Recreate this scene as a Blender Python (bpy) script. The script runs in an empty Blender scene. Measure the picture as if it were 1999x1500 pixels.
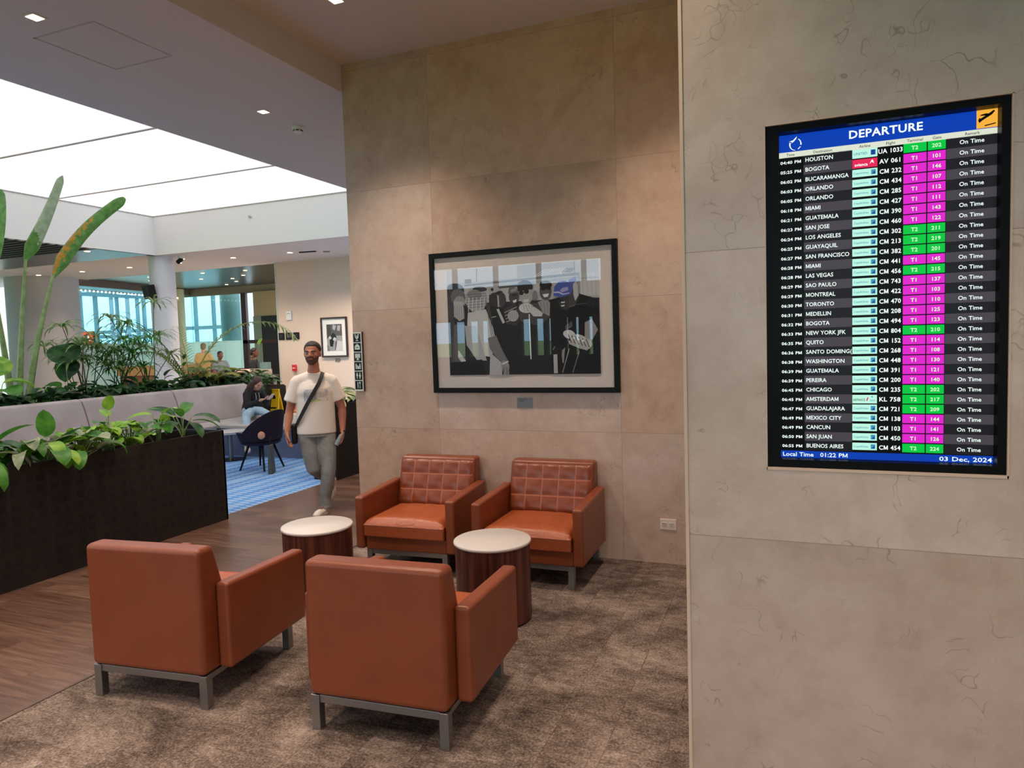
import bpy, bmesh, math, random
from mathutils import Vector, Matrix, Euler
PI = math.pi
V = Vector
rnd = random.Random(7)
S = bpy.context.scene
C = S.collection

# ------------------------------------------------------------------ camera, world, exposure
yaw, pit, rol, F = 0.38455808, 0.06395378, -0.03139305, 1360.02
fw = V((-math.sin(yaw)*math.cos(pit), math.cos(yaw)*math.cos(pit), -math.sin(pit)))
rt = V((math.cos(yaw), math.sin(yaw), 0)); up = rt.cross(fw)
cr, sr = math.cos(rol), math.sin(rol)
r2, u2 = rt*cr + up*sr, up*cr - rt*sr
cam = bpy.data.cameras.new('camera'); cam.sensor_width = 36; cam.lens = 36*F/1999; cam.clip_start = .05; cam.clip_end = 300
camo = bpy.data.objects.new('camera', cam); C.objects.link(camo)
camo.matrix_world = Matrix(((r2.x, u2.x, -fw.x, 0), (r2.y, u2.y, -fw.y, 0), (r2.z, u2.z, -fw.z, 1.75), (0, 0, 0, 1)))
S.camera = camo
S.view_settings.view_transform = 'Standard'; S.view_settings.look = 'None'
S.view_settings.exposure = 0.0; S.view_settings.gamma = 1; S.view_settings.use_curve_mapping = False
S.cycles.max_bounces = 8; S.cycles.diffuse_bounces = 4; S.cycles.glossy_bounces = 4; S.cycles.transparent_max_bounces = 12
S.cycles.sample_clamp_indirect = 6; S.cycles.caustics_reflective = False; S.cycles.caustics_refractive = False
S.cycles.use_denoising = True
W = bpy.data.worlds.new('sky'); S.world = W; W.use_nodes = True
bg = W.node_tree.nodes['Background']
bg.inputs[1].default_value = 3.9
_n = W.node_tree.nodes; _tc = _n.new('ShaderNodeTexCoord'); _sx = _n.new('ShaderNodeSeparateXYZ'); _rp = _n.new('ShaderNodeValToRGB')   # blue towards the horizon, bright cloud overhead
W.node_tree.links.new(_tc.outputs['Generated'], _sx.inputs[0]); W.node_tree.links.new(_sx.outputs[2], _rp.inputs[0]); W.node_tree.links.new(_rp.outputs[0], bg.inputs[0])
_rp.color_ramp.elements[0].position = .0; _rp.color_ramp.elements[0].color = (.40, .74, 1.0, 1); _rp.color_ramp.elements[1].position = .22; _rp.color_ramp.elements[1].color = (.97, .93, .94, 1)

SKY_EMIT = .92          # luminous stretch ceiling
DOWN_W = 175             # watts of one warm downlight
def lamp(name, kind, loc, energy, color=(1, .88, .76), rot=(0, 0, 0), **kw):
    l = bpy.data.lights.new(name, kind); l.energy = energy; l.color = color
    for k, v in kw.items(): setattr(l, k, v)
    o = bpy.data.objects.new(name, l); o.location = loc; o.rotation_euler = rot; C.objects.link(o); return o

# ------------------------------------------------------------------ mesh helpers
class MB:
    def __init__(s): s.v = []; s.f = []; s.m = []
    def add(s, vs, fs, mi=0):
        n = len(s.v); s.v += [V(p) for p in vs]
        for f in fs: s.f.append([n+i for i in f]); s.m.append(mi)
        return n
    def box(s, lo, hi, mi=0):
        (a, b, c), (d, e, f) = lo, hi
        s.add([(a,b,c),(d,b,c),(d,e,c),(a,e,c),(a,b,f),(d,b,f),(d,e,f),(a,e,f)],
              [(3,2,1,0),(4,5,6,7),(0,1,5,4),(1,2,6,5),(2,3,7,6),(3,0,4,7)], mi); return s
    def cbox(s, c, d, mi=0, rot=None):
        c = V(c); h = V(d)/2; n = len(s.v)
        s.box(-h, h, mi)
        for i in range(n, len(s.v)):
            s.v[i] = (rot @ s.v[i] if rot else s.v[i]) + c
        return s
    def prism(s, poly, axis, a, b, mi=0):
        """poly in the two other axes (cyclic order kept), extruded along axis from a to b"""
        def P(p, t):
            if axis == 0: return (t, p[0], p[1])
            if axis == 1: return (p[0], t, p[1])
            return (p[0], p[1], t)
        n = len(poly); vs = [P(p, a) for p in poly] + [P(p, b) for p in poly]
        fs = [list(range(n))[::-1], list(range(n, 2*n))] + [(i, (i+1) % n, n+(i+1) % n, n+i) for i in range(n)]
        s.add(vs, fs, mi); return s
    def ring(s, p0, p1, r0, r1, n=16, mi=0, caps=True, ry0=None, ry1=None):
        p0, p1 = V(p0), V(p1); d = (p1-p0).normalized()
        x = V((1, 0, 0)) if abs(d.x) < .9 else V((0, 1, 0))
        y = d.cross(x).normalized(); x = y.cross(d).normalized()
        ry0 = ry0 or r0; ry1 = ry1 or r1; vs = []
        for p, ra, rb in ((p0, r0, ry0), (p1, r1, ry1)):
            vs += [p + x*ra*math.cos(2*PI*i/n) + y*rb*math.sin(2*PI*i/n) for i in range(n)]
        fs = [(i, (i+1) % n, n+(i+1) % n, n+i) for i in range(n)]
        if caps: fs += [list(range(n))[::-1], list(range(n, 2*n))]
        s.add(vs, fs, mi); return s
    def lathe(s, prof, n=32, c=(0, 0, 0), mi=0, capb=True, capt=True):
        vs = []
        for r, z in prof: vs += [(c[0]+r*math.cos(2*PI*i/n), c[1]+r*math.sin(2*PI*i/n), c[2]+z) for i in range(n)]
        fs = [(k*n+i, k*n+(i+1) % n, (k+1)*n+(i+1) % n, (k+1)*n+i) for k in range(len(prof)-1) for i in range(n)]
        if capb: fs.append(list(range(n))[::-1])
        if capt: fs.append([(len(prof)-1)*n+i for i in range(n)])
        s.add(vs, fs, mi); return s
    def tube(s, pts, rad, n=8, mi=0):
        pts = [V(p) for p in pts]; k = len(pts)
        if not hasattr(rad, '__len__'): rad = [rad]*k
        vs = []; x = None
        for i, p in enumerate(pts):
            d = (pts[min(i+1, k-1)]-pts[max(i-1, 0)]).normalized()
            if x is None:
                x = V((1, 0, 0)) if abs(d.x) < .8 else V((0, 1, 0))
            x = (x - d*x.dot(d)).normalized(); y = d.cross(x)
            vs += [p + (x*math.cos(2*PI*j/n)+y*math.sin(2*PI*j/n))*rad[i] for j in range(n)]
        fs = [(i*n+j, i*n+(j+1) % n, (i+1)*n+(j+1) % n, (i+1)*n+j) for i in range(k-1) for j in range(n)]
        fs += [list(range(n))[::-1], [(k-1)*n+j for j in range(n)]]
        s.add(vs, fs, mi); return s
    def ell(s, c, r, rot=None, nu=16, nv=10, mi=0):
        c = V(c); vs = []
        for k in range(1, nv):
            t = PI*k/nv
            for j in range(nu):
                a = 2*PI*j/nu
                p = V((r[0]*math.sin(t)*math.cos(a), r[1]*math.sin(t)*math.sin(a), r[2]*math.cos(t)))
                vs.append((rot @ p if rot else p)+c)
        t0 = V((0, 0, r[2])); b0 = V((0, 0, -r[2]))
        if rot: t0 = rot @ t0; b0 = rot @ b0
        vs += [t0+c, b0+c]; T = len(vs)-2; B = T+1
        fs = [(k*nu+j, (k+1)*nu+j, (k+1)*nu+(j+1) % nu, k*nu+(j+1) % nu) for k in range(nv-2) for j in range(nu)]
        fs += [(T, j, (j+1) % nu) for j in range(nu)] + [(B, (nv-2)*nu+(j+1) % nu, (nv-2)*nu+j) for j in range(nu)]
        s.add(vs, fs, mi); return s
    def limb(s, chain, n=14):
        """chain of (point, radius): balls and tapered links, to be fused by a voxel remesh"""
        for i, (p, r) in enumerate(chain):
            s.ell(p, (r, r, r), None, n, 8)
            if i: s.ring(chain[i-1][0], p, chain[i-1][1], r, n)
        return s
    def poly(s, pts, mi=0): s.add(pts, [list(range(len(pts)))], mi); return s
    def grid(s, f, us, vs, mi=0, flip=False):
        nu, nv = len(us), len(vs)
        P = [f(u, v) for v in vs for u in us]
        fs = []
        for j in range(nv-1):
            for i in range(nu-1):
                q = (j*nu+i, j*nu+i+1, (j+1)*nu+i+1, (j+1)*nu+i)
                fs.append(q[::-1] if flip else q)
        s.add(P, fs, mi); return s
    def mesh(s, name, mats, smooth=False, angle=None):
        me = bpy.data.meshes.new(name)
        me.from_pydata([tuple(p) for p in s.v], [], s.f)
        mats = mats if isinstance(mats, (list, tuple)) else [mats]
        for m in mats: me.materials.append(m)
        me.polygons.foreach_set('material_index', s.m)
        if smooth: me.polygons.foreach_set('use_smooth', [True]*len(s.f))
        me.update()
        if smooth and angle: me.set_sharp_from_angle(angle=math.radians(angle))
        return me
    def build(s, name, mats, parent=None, smooth=False, angle=None, bevel=0, seg=3, sub=0, loc=None):
        o = bpy.data.objects.new(name, s.mesh(name, mats, smooth or bevel > 0, angle)); C.objects.link(o)
        if parent: o.parent = parent
        if loc: o.location = loc
        if bevel:
            m = o.modifiers.new('bevel', 'BEVEL'); m.width = bevel; m.segments = seg; m.limit_method = 'ANGLE'; m.angle_limit = math.radians(40)
            m.harden_normals = True
        if sub:
            m = o.modifiers.new('sub', 'SUBSURF'); m.levels = sub; m.render_levels = sub
        return o

def fuse(mb, name, mats, parent=None, voxel=.008, smooth=4, pick=None):
    """one continuous skin out of overlapping solids (voxel remesh + smoothing)"""
    t = mb.build('tmp', mats)
    m = t.modifiers.new('r', 'REMESH'); m.mode = 'VOXEL'; m.voxel_size = voxel; m.use_smooth_shade = True
    if smooth:
        k = t.modifiers.new('s', 'SMOOTH'); k.iterations = smooth; k.factor = .5
    dg = bpy.context.evaluated_depsgraph_get()
    me = bpy.data.meshes.new_from_object(t.evaluated_get(dg))
    me.name = name
    bpy.data.objects.remove(t)
    me.materials.clear()
    for q in (mats if isinstance(mats, (list, tuple)) else [mats]): me.materials.append(q)
    for p in me.polygons:
        p.use_smooth = True
        p.material_index = pick(p.center) if pick else 0
    o = bpy.data.objects.new(name, me); C.objects.link(o)
    if parent: o.parent = parent
    return o

def tag(o, label=None, cat=None, group=None, kind=None):
    if label: o['label'] = label
    if cat: o['category'] = cat
    if group: o['group'] = group
    if kind: o['kind'] = kind
    return o
def thing(name, label, cat, loc=(0, 0, 0), rotz=0, group=None):
    o = bpy.data.objects.new(name, None); o.empty_display_size = .1; C.objects.link(o)
    o.location = loc; o.rotation_euler = (0, 0, rotz)
    return tag(o, label, cat, group)
def struct(name, mb, mats, **kw): return tag(mb.build(name, mats, **kw), kind='structure')
def dup(root, loc, rotz=None, label=None, group=None, scale=None):
    r = root.copy(); C.objects.link(r); r.location = loc
    if rotz is not None: r.rotation_euler = (0, 0, rotz)
    if label: r['label'] = label
    if group: r['group'] = group
    if scale: r.scale = (scale,)*3
    for ch in list(root.children):
        c = ch.copy(); C.objects.link(c); c.parent = r
        for g in list(ch.children):
            d = g.copy(); C.objects.link(d); d.parent = c
    return r

# ------------------------------------------------------------------ lettering
_gl = {}
def glyph(ch, bold):
    k = (ch, bold)
    if k in _gl: return _gl[k]
    def mk(t):
        cu = bpy.data.curves.new('t', 'FONT'); cu.body = t; cu.size = 1; cu.resolution_u = 2; cu.offset = .021 if bold else .011
        o = bpy.data.objects.new('t', cu); me = o.to_mesh()
        vs = [tuple(q.co) for q in me.vertices]; fs = [tuple(p.vertices) for p in me.polygons]
        o.to_mesh_clear(); bpy.data.objects.remove(o); bpy.data.curves.remove(cu); return vs, fs
    vs, fs = mk(ch)
    if ch == 'M':       # drawn as four bars so that it fills cleanly
        x1 = max(p[0] for p in vs); x0 = min(p[0] for p in vs); hh = max(p[1] for p in vs); s = .14 if bold else .105; m = (x0+x1)/2
        vs = [(x0, 0, 0), (x0+s, 0, 0), (x0+s, hh, 0), (x0, hh, 0), (x1-s, 0, 0), (x1, 0, 0), (x1, hh, 0), (x1-s, hh, 0),
              (x0, hh, 0), (x0+s*1.15, hh, 0), (m+s*.5, .06, 0), (m-s*.5, .06, 0), (x1-s*1.15, hh, 0), (x1, hh, 0), (m+s*.5, .06, 0), (m-s*.5, .06, 0)]
        fs = [(0, 1, 2, 3), (4, 5, 6, 7), (8, 11, 10, 9), (12, 15, 14, 13)]
    if ch == ' ': adv = .32
    else:
        w1 = max(p[0] for p in vs); w2 = max(p[0] for p in mk(ch+ch)[0]); adv = w2-w1
    _gl[k] = (vs, fs, adv + (.03 if bold else 0)); return _gl[k]
def text(mb, s, at, ex, ez, cap, mi, align='l', bold=True, width=None, squeeze=1.0):
    """flat letters at a point; ex, ez the reading and upward directions; cap the capital height"""
    at, ex, ez = V(at), V(ex), V(ez); k = cap/.73; tot = sum(glyph(c, bold)[2] for c in s)*k*squeeze
    sx = k*squeeze
    if width: sx = sx*width/tot; tot = width
    x = {'l': 0, 'c': -tot/2, 'r': -tot}[align]
    for c in s:
        vs, fs, adv = glyph(c, bold)
        if fs: mb.add([at + ex*(x+p[0]*sx) + ez*(p[1]*k) for p in vs], fs, mi)
        x += adv*sx
    return mb

# ------------------------------------------------------------------ materials
def s2l(c): return tuple(((x/255)/12.92 if x/255 <= .04045 else ((x/255+.055)/1.055)**2.4) for x in c)
_mc = {}
def mat(name, rgb, rough=.5, metal=0, spec=.5, emit=0, coat=0):
    if name in _mc: return _mc[name]
    m = bpy.data.materials.new(name); m.use_nodes = True; b = m.node_tree.nodes['Principled BSDF']
    c = (*s2l(rgb), 1)
    b.inputs['Base Color'].default_value = c; b.inputs['Roughness'].default_value = rough
    b.inputs['Metallic'].default_value = metal; b.inputs['Specular IOR Level'].default_value = spec
    if coat: b.inputs['Coat Weight'].default_value = coat; b.inputs['Coat Roughness'].default_value = .1
    if emit: b.inputs['Emission Color'].default_value = c; b.inputs['Emission Strength'].default_value = emit
    _mc[name] = m; return m
class NT:
    def __init__(s, name, rough=.5, spec=.5, metal=0):
        s.m = bpy.data.materials.new(name); s.m.use_nodes = True; s.t = s.m.node_tree; s.b = s.t.nodes['Principled BSDF']
        s.b.inputs['Roughness'].default_value = rough; s.b.inputs['Specular IOR Level'].default_value = spec; s.b.inputs['Metallic'].default_value = metal
        _mc[name] = s.m
    def n(s, ty, ins=None, **kw):
        q = s.t.nodes.new(ty)
        for k, v in kw.items(): setattr(q, k, v)
        for k, v in (ins or {}).items():
            if hasattr(v, 'is_output') or isinstance(v, bpy.types.NodeSocket): s.t.links.new(v, q.inputs[k])
            else: q.inputs[k].default_value = v
        return q
    def pos(s): return s.n('ShaderNodeNewGeometry').outputs['Position']
    def obj(s): return s.n('ShaderNodeTexCoord').outputs['Object']
    def mapv(s, v, scale=(1, 1, 1), loc=(0, 0, 0), rot=(0, 0, 0)):
        return s.n('ShaderNodeMapping', {'Vector': v, 'Scale': scale, 'Location': loc, 'Rotation': rot}).outputs[0]
    def noise(s, v, scale, detail=4, rough=.55, dist=0):
        return s.n('ShaderNodeTexNoise', {'Vector': v, 'Scale': scale, 'Detail': detail, 'Roughness': rough, 'Distortion': dist}).outputs[0]
    def ramp(s, f, stops):
        q = s.n('ShaderNodeValToRGB', {'Fac': f}); e = q.color_ramp.elements
        while len(e) < len(stops): e.new(.5)
        for i, (p, c) in enumerate(stops):
            e[i].position = p; e[i].color = (*s2l(c), 1) if len(c) == 3 else c
        return q.outputs[0]
    def mix(s, a, b, f, mode='MIX'):
        q = s.n('ShaderNodeMix', data_type='RGBA', blend_type=mode)
        for i, v in ((0, f), (6, a), (7, b)):
            if isinstance(v, bpy.types.NodeSocket): s.t.links.new(v, q.inputs[i])
            else: q.inputs[i].default_value = v if i == 0 else (*s2l(v), 1)
        return q.outputs[2]
    def math(s, op, a, b=0.0, c=0.0):
        q = s.n('ShaderNodeMath', operation=op)
        for i, v in enumerate((a, b, c)):
            if isinstance(v, bpy.types.NodeSocket): s.t.links.new(v, q.inputs[i])
            else: q.inputs[i].default_value = v
        return q.outputs[0]
    def sep(s, v): return s.n('ShaderNodeSeparateXYZ', {0: v}).outputs
    def comb(s, x=0.0, y=0.0, z=0.0): return s.n('ShaderNodeCombineXYZ', {0: x, 1: y, 2: z}).outputs[0]
    def color(s, c): s.t.links.new(c, s.b.inputs['Base Color']); return s
    def link(s, sock, inp): s.t.links.new(sock, s.b.inputs[inp])
    def bump(s, h, strength=.2, dist=.01):
        s.t.links.new(s.n('ShaderNodeBump', {'Height': h, 'Strength': strength, 'Distance': dist}).outputs[0], s.b.inputs['Normal'])

def marble(name, phase, tone, vein=.6):
    t = NT(name, rough=.32, spec=.4); p = t.pos(); x, y, z = t.sep(p)[:3]
    tv = t.comb(t.math('ADD', x, phase), t.math('ADD', z, .03+.011), 0.0)
    br = t.n('ShaderNodeTexBrick', {'Vector': tv, 'Color1': (0, 0, 0, 1), 'Color2': (1, 1, 1, 1), 'Mortar': (.5, .5, .5, 1), 'Scale': 1.0, 'Mortar Size': .0016,
                                    'Mortar Smooth': .3, 'Brick Width': 1.585, 'Row Height': 1.043}, offset=0.0)
    tile = br.outputs['Color']
    pv = t.n('ShaderNodeVectorMath', {0: p, 1: t.mapv(tile, (7, 7, 7))}, operation='ADD').outputs[0]
    cloud = t.noise(pv, 1.3, 6, .6, 1.2)
    c = t.ramp(cloud, [(.25, tone[0]), (.5, tone[1]), (.75, tone[2])])
    c = t.mix(c, t.ramp(tile, [(0, (236, 224, 212)), (.5, (255, 255, 255)), (1, (255, 238, 222))]), .8, 'MULTIPLY')
    mott = t.noise(pv, 9, 5, .65)
    c = t.mix(c, t.ramp(mott, [(.3, (222, 214, 208)), (.6, (255, 255, 255))]), .5, 'MULTIPLY')
    # hair cracks and fossils
    wv = t.n('ShaderNodeVectorMath', {0: t.mapv(pv, (1, 1, .45)), 1: t.n('ShaderNodeTexNoise', {'Vector': pv, 'Scale': 3.0, 'Detail': 3.0}).outputs[1]}, operation='ADD').outputs[0]
    vo = t.n('ShaderNodeTexVoronoi', {'Vector': wv, 'Scale': 1.7}, feature='DISTANCE_TO_EDGE').outputs['Distance']
    line = t.ramp(vo, [(0, (255, 255, 255)), (.007, (0, 0, 0))])
    mask = t.ramp(t.noise(pv, 1.7, 2), [(.57, (0, 0, 0)), (.63, (255, 255, 255))])
    k = t.math('MULTIPLY', t.math('MULTIPLY', line, mask), vein*.75)
    c = t.mix(c, (98, 80, 66), k)
    vo2 = t.n('ShaderNodeTexVoronoi', {'Vector': wv, 'Scale': 9.0}, feature='DISTANCE_TO_EDGE').outputs['Distance']
    l2 = t.ramp(vo2, [(0, (255, 255, 255)), (.03, (0, 0, 0))])
    m2 = t.ramp(t.noise(pv, 6.5, 2), [(.57, (0, 0, 0)), (.64, (255, 255, 255))])
    c = t.mix(c, (112, 95, 80), t.math('MULTIPLY', t.math('MULTIPLY', l2, m2), vein*.7))
    sp = t.ramp(t.noise(pv, 26, 2), [(.72, (0, 0, 0)), (.78, (255, 255, 255))])
    c = t.mix(c, (210, 192, 170), t.math('MULTIPLY', sp, .35))
    c = t.mix(c, (128, 110, 94), t.math('MULTIPLY', br.outputs['Fac'], .75))
    t.color(c); return t.m
M = {}
M['marble'] = marble('marble_warm', 2.82+1.585*6, ((189, 161, 143), (203, 178, 161), (214, 193, 179)))
M['marble2'] = marble('marble_grey', .6+1.585*3, ((184, 167, 155), (198, 182, 171), (209, 196, 187)), .8)

def carpet():
    t = NT('carpet_brown', rough=.95, spec=.1); p = t.pos()
    br = t.n('ShaderNodeTexBrick', {'Vector': t.mapv(p, (1, 1, 1), (0, 0, 0), (0, 0, PI/2)), 'Color1': (0, 0, 0, 1), 'Color2': (1, 1, 1, 1), 'Mortar': (.5, .5, .5, 1), 'Scale': 1.0,
                                    'Mortar Size': .0022, 'Brick Width': 1.0, 'Row Height': .25}, offset=.4)
    tile = br.outputs['Color']
    pv = t.n('ShaderNodeVectorMath', {0: p, 1: t.mapv(tile, (.22, .3, 0))}, operation='ADD').outputs[0]
    big = t.noise(t.mapv(pv, (1.3, 2.0, 1)), 1.7, 5, .6, .6)
    fine = t.noise(p, 85, 3, .7)
    med = t.noise(t.mapv(pv, (1, 1.6, 1)), 14, 4, .7)
    h = t.math('ADD', t.math('MULTIPLY', big, 1.0), t.math('ADD', t.math('MULTIPLY', fine, 1.05), t.math('MULTIPLY', med, .6)))
    h = t.math('MULTIPLY', h, .378)
    c = t.ramp(h, [(.40, (66, 56, 51)), (.475, (104, 90, 83)), (.545, (140, 124, 115)), (.64, (180, 162, 151))])
    c = t.mix(c, t.ramp(tile, [(0, (234, 229, 226)), (1, (255, 254, 252))]), .6, 'MULTIPLY')
    c = t.mix(c, (58, 44, 38), t.math('MULTIPLY', br.outputs['Fac'], .4))
    t.color(c); t.bump(fine, .5, .006); return t.m
M['carpet'] = carpet()
def woodfloor():
    t = NT('wood_floor', rough=.33, spec=.9); p = t.pos()
    br = t.n('ShaderNodeTexBrick', {'Vector': p, 'Color1': (0, 0, 0, 1), 'Color2': (1, 1, 1, 1), 'Mortar': (.5, .5, .5, 1), 'Scale': 1.0, 'Mortar Size': .0015,
                                    'Brick Width': 1.3, 'Row Height': .16}, offset=.37)
    tile = br.outputs['Color']
    pv = t.n('ShaderNodeVectorMath', {0: p, 1: t.mapv(tile, (5, 9, 0))}, operation='ADD').outputs[0]
    g = t.noise(t.mapv(pv, (1.2, 16, 1)), 2.2, 6, .6, .4)
    c = t.ramp(g, [(.3, (88, 64, 52)), (.5, (116, 86, 72)), (.72, (142, 110, 93))])
    c = t.mix(c, t.ramp(tile, [(0, (188, 180, 178)), (1, (255, 255, 255))]), .95, 'MULTIPLY')
    c = t.mix(c, (60, 44, 38), t.math('MULTIPLY', br.outputs['Fac'], .5))
    t.color(c); return t.m
M['wood'] = woodfloor()
def bluecarpet():
    t = NT('carpet_blue', rough=.95, spec=.1); p = t.pos(); x, y, z = t.sep(p)[:3]
    u = t.math('MULTIPLY', x, 1/.21); v = t.math('MULTIPLY', y, 1/.085)
    fu = t.math('ABSOLUTE', t.math('SUBTRACT', t.math('FRACT', u), .5))
    fv = t.math('ABSOLUTE', t.math('SUBTRACT', t.math('FRACT', t.math('ADD', v, t.math('MULTIPLY', t.math('FLOOR', u), .5))), .5))
    q = t.math('MULTIPLY', fu, 1/.40)
    tri = t.math('GREATER_THAN', t.math('SUBTRACT', t.math('MULTIPLY', t.math('SUBTRACT', 1.0, t.math('MULTIPLY', q, q)), .30), fv), 0.0)
    band = t.n('ShaderNodeTexNoise', {'Vector': t.comb(t.math('FLOOR', u), t.math('MULTIPLY', y, .35), 0.0), 'Scale': 1.3}).outputs[0]
    base = t.ramp(band, [(.3, (78, 132, 205)), (.5, (104, 160, 224)), (.7, (150, 190, 235))])
    c = t.mix(base, (188, 210, 238), t.math('MULTIPLY', tri, .75))
    c = t.mix(c, t.ramp(t.noise(p, 120, 2), [(.3, (215, 215, 215)), (.7, (255, 255, 255))]), .5, 'MULTIPLY')
    t.color(c); return t.m
M['blue'] = bluecarpet()
def leather():
    t = NT('orange_leather', rough=.35, spec=.5); p = t.obj()
    n = t.noise(p, 5, 4); c = t.ramp(n, [(.3, (124, 60, 34)), (.7, (136, 68, 39))])
    t.color(c); t.bump(t.noise(p, 160, 3), .12, .002); return t.m
M['leather'] = leather()
M['seam'] = mat('leather_seam', (176, 100, 68), .5)
def leathercrease():
    t = NT('orange_leather_creased', rough=.36, spec=.5); p = t.obj()
    n = t.noise(p, 5, 4); t.color(t.ramp(n, [(.3, (154, 74, 38)), (.7, (168, 84, 46))]))  # lighter copy of the leather: light on the upward seat put into colour
    t.bump(t.noise(p, 13, 4, .5, 2.2), .45, .012); return t.m
M['seat'] = leathercrease()
def veneer():
    t = NT('walnut_veneer', rough=.35, spec=.4); p = t.obj()
    n = t.noise(t.mapv(p, (30, 30, .7)), 1.0, 5, .65, .4)
    t.color(t.ramp(n, [(.3, (44, 20, 16)), (.5, (78, 40, 31)), (.7, (116, 66, 50))])); return t.m
M['veneer'] = veneer()
M['steel'] = mat('brushed_steel', (150, 148, 146), .38, .9)
M['white_top'] = mat('white_laminate', (206, 200, 197), .3)
M['plaster'] = mat('ceiling_plaster', (212, 203, 203), .85, spec=.2)
M['plaster_warm'] = mat('ceiling_plaster_warm', (212, 200, 194), .85, spec=.2)
M['white_wall'] = mat('white_wall', (232, 230, 228), .8, spec=.2)
M['black'] = mat('black_metal', (17, 14, 14), .5, spec=.3)
M['blackgloss'] = mat('black_gloss', (14, 14, 15), .25)
M['planter'] = mat('planter_black', (35, 30, 29), .5, spec=.35)
M['dark'] = mat('cutout_shade', (6, 5, 5), .7)  # darkness inside openings put into the colour, the panel stays solid
M['frame'] = mat('black_frame', (9, 9, 10), .5, spec=.2)
M['brown_frame'] = mat('dark_brown_frame', (48, 28, 26), .4)
M['mat_board'] = mat('mat_board', (226, 214, 206), .9)
M['skyglow'] = mat('luminous_ceiling', (246, 246, 248), .8, emit=SKY_EMIT)
M['seamdark'] = mat('membrane_seam', (178, 170, 166), .8)
M['bulb'] = mat('lamp_lens', (255, 236, 190), .5, emit=4.5)
M['trimlight'] = mat('niche_edge', (208, 182, 162), .5)
M['beige_wall'] = mat('beige_wall', (222, 200, 184), .5, spec=.3)
def glass(name, tint, gloss=.08, rough=.0, dens=1.0):
    m = bpy.data.materials.new(name); m.use_nodes = True; t = m.node_tree; t.nodes.clear()
    o = t.nodes.new('ShaderNodeOutputMaterial'); mx = t.nodes.new('ShaderNodeMixShader'); tr = t.nodes.new('ShaderNodeBsdfTransparent'); gl = t.nodes.new('ShaderNodeBsdfGlossy')
    tr.inputs[0].default_value = (*s2l(tint), 1); gl.inputs['Roughness'].default_value = rough; mx.inputs[0].default_value = gloss
    t.links.new(tr.outputs[0], mx.inputs[1]); t.links.new(gl.outputs[0], mx.inputs[2]); t.links.new(mx.outputs[0], o.inputs[0]); return m
M['pane'] = glass('window_glass', (204, 226, 226), .05)
M['picglass'] = glass('picture_glass', (252, 252, 252), .05)
def mint():
    m = bpy.data.materials.new('frosted_mint_glass'); m.use_nodes = True; t = m.node_tree; b = t.nodes['Principled BSDF']; c = (*s2l((216, 234, 228)), 1)
    b.inputs['Base Color'].default_value = c; b.inputs['Roughness'].default_value = .25
    tr = t.nodes.new('ShaderNodeBsdfTranslucent'); tr.inputs[0].default_value = c; mx = t.nodes.new('ShaderNodeMixShader'); mx.inputs[0].default_value = .6
    t.links.new(b.outputs[0], mx.inputs[1]); t.links.new(tr.outputs[0], mx.inputs[2]); t.links.new(mx.outputs[0], t.nodes['Material Output'].inputs[0]); return m
M['mint'] = mint()
M['metal_ceiling'] = mat('metal_ceiling', (112, 108, 106), .3, .75)
M['brown'] = mat('brown_fascia', (112, 88, 76), .6)
M['cream'] = mat('cream_column', (226, 214, 170), .6)
# ------------------------------------------------------------------ the setting
YP, YS, ZC, ZR, XW = 5.281, 2.62, 3.96, 4.19, -3.66
struct('floor', MB().box((-3.535, -6.5, -.1), (3.2, 5.9, 0)), M['carpet'])
struct('floor.001', MB().box((-5.55, -6.5, -.1), (-3.535, 16, 0)).box((-3.535, 5.9, -.1), (3.2, 16, 0)), M['wood'])
struct('floor.002', MB().box((-10.9, -6.5, -.1), (-5.55, 16, 0)), M['blue'])
struct('floor.003', MB().box((-24, -6.5, -.1), (-10.9, 24, 0)).box((-10.9, 16, -.1), (-5.55, 24, 0)), mat('bar_floor', (196, 178, 160), .4))
struct('trim_floor', MB().box((-3.55, -6.5, -.02), (-3.53, 5.28, .004)), mat('floor_strip', (96, 78, 68), .4))
struct('wall_picture', MB().box((XW, YP, 0), (3.2, 5.9, ZR)).box((XW, 5.9, 0), (-3.2, 9.4, ZC)), M['marble'])
# the nearer wall with the niche for the board
nx0, nx1, nz0, nz1, nd = -.089, .634, 1.258, 2.460, .075
w = MB()
w.box((-.371, YS, 0), (nx0, 5.27, ZR)).box((nx1, YS, 0), (3.2, 5.27, ZR)).box((nx0, YS, 0), (nx1, 5.27, nz0)).box((nx0, YS, nz1), (nx1, 5.27, ZR))
w.box((nx0, YS+nd+.05, nz0), (nx1, 5.27, nz1))
struct('wall_board', w, M['marble2'])
t = MB(); e = .006
t.box((nx0, YS-.002, nz0), (nx1, YS+nd, nz0+.009)).box((nx0, YS-.002, nz0), (nx0+.003, YS+nd, nz1)).box((nx1-.004, YS-.002, nz0), (nx1, YS+nd, nz1)).box((nx0, YS-.002, nz1-.003), (nx1, YS+nd, nz1))
struct('trim_niche', t, M['trimlight'])
struct('trim_corner', MB().box((-.376, YS-.004, 0), (-.364, YS+.02, ZR)), M['trimlight'])
struct('ceiling', MB().box((XW, -6.5, ZR), (3.2, 5.281, ZR+.12)), M['plaster_warm'])
struct('ceiling.001', MB().box((-5.87, -6.5, ZC), (XW, 16, ZR+.12)), M['plaster'])
struct('ceiling.002', MB().box((-13.76, 12.13, ZC), (-5.87, 15.02, ZC+.15)).box((XW, 5.9, ZC), (3.2, 16, ZC+.15)), M['plaster'])
struct('ceiling.003', MB().box((-24, 10.65, ZC), (-13.765, 15.02, ZC+.15)), M['plaster'])
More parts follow.
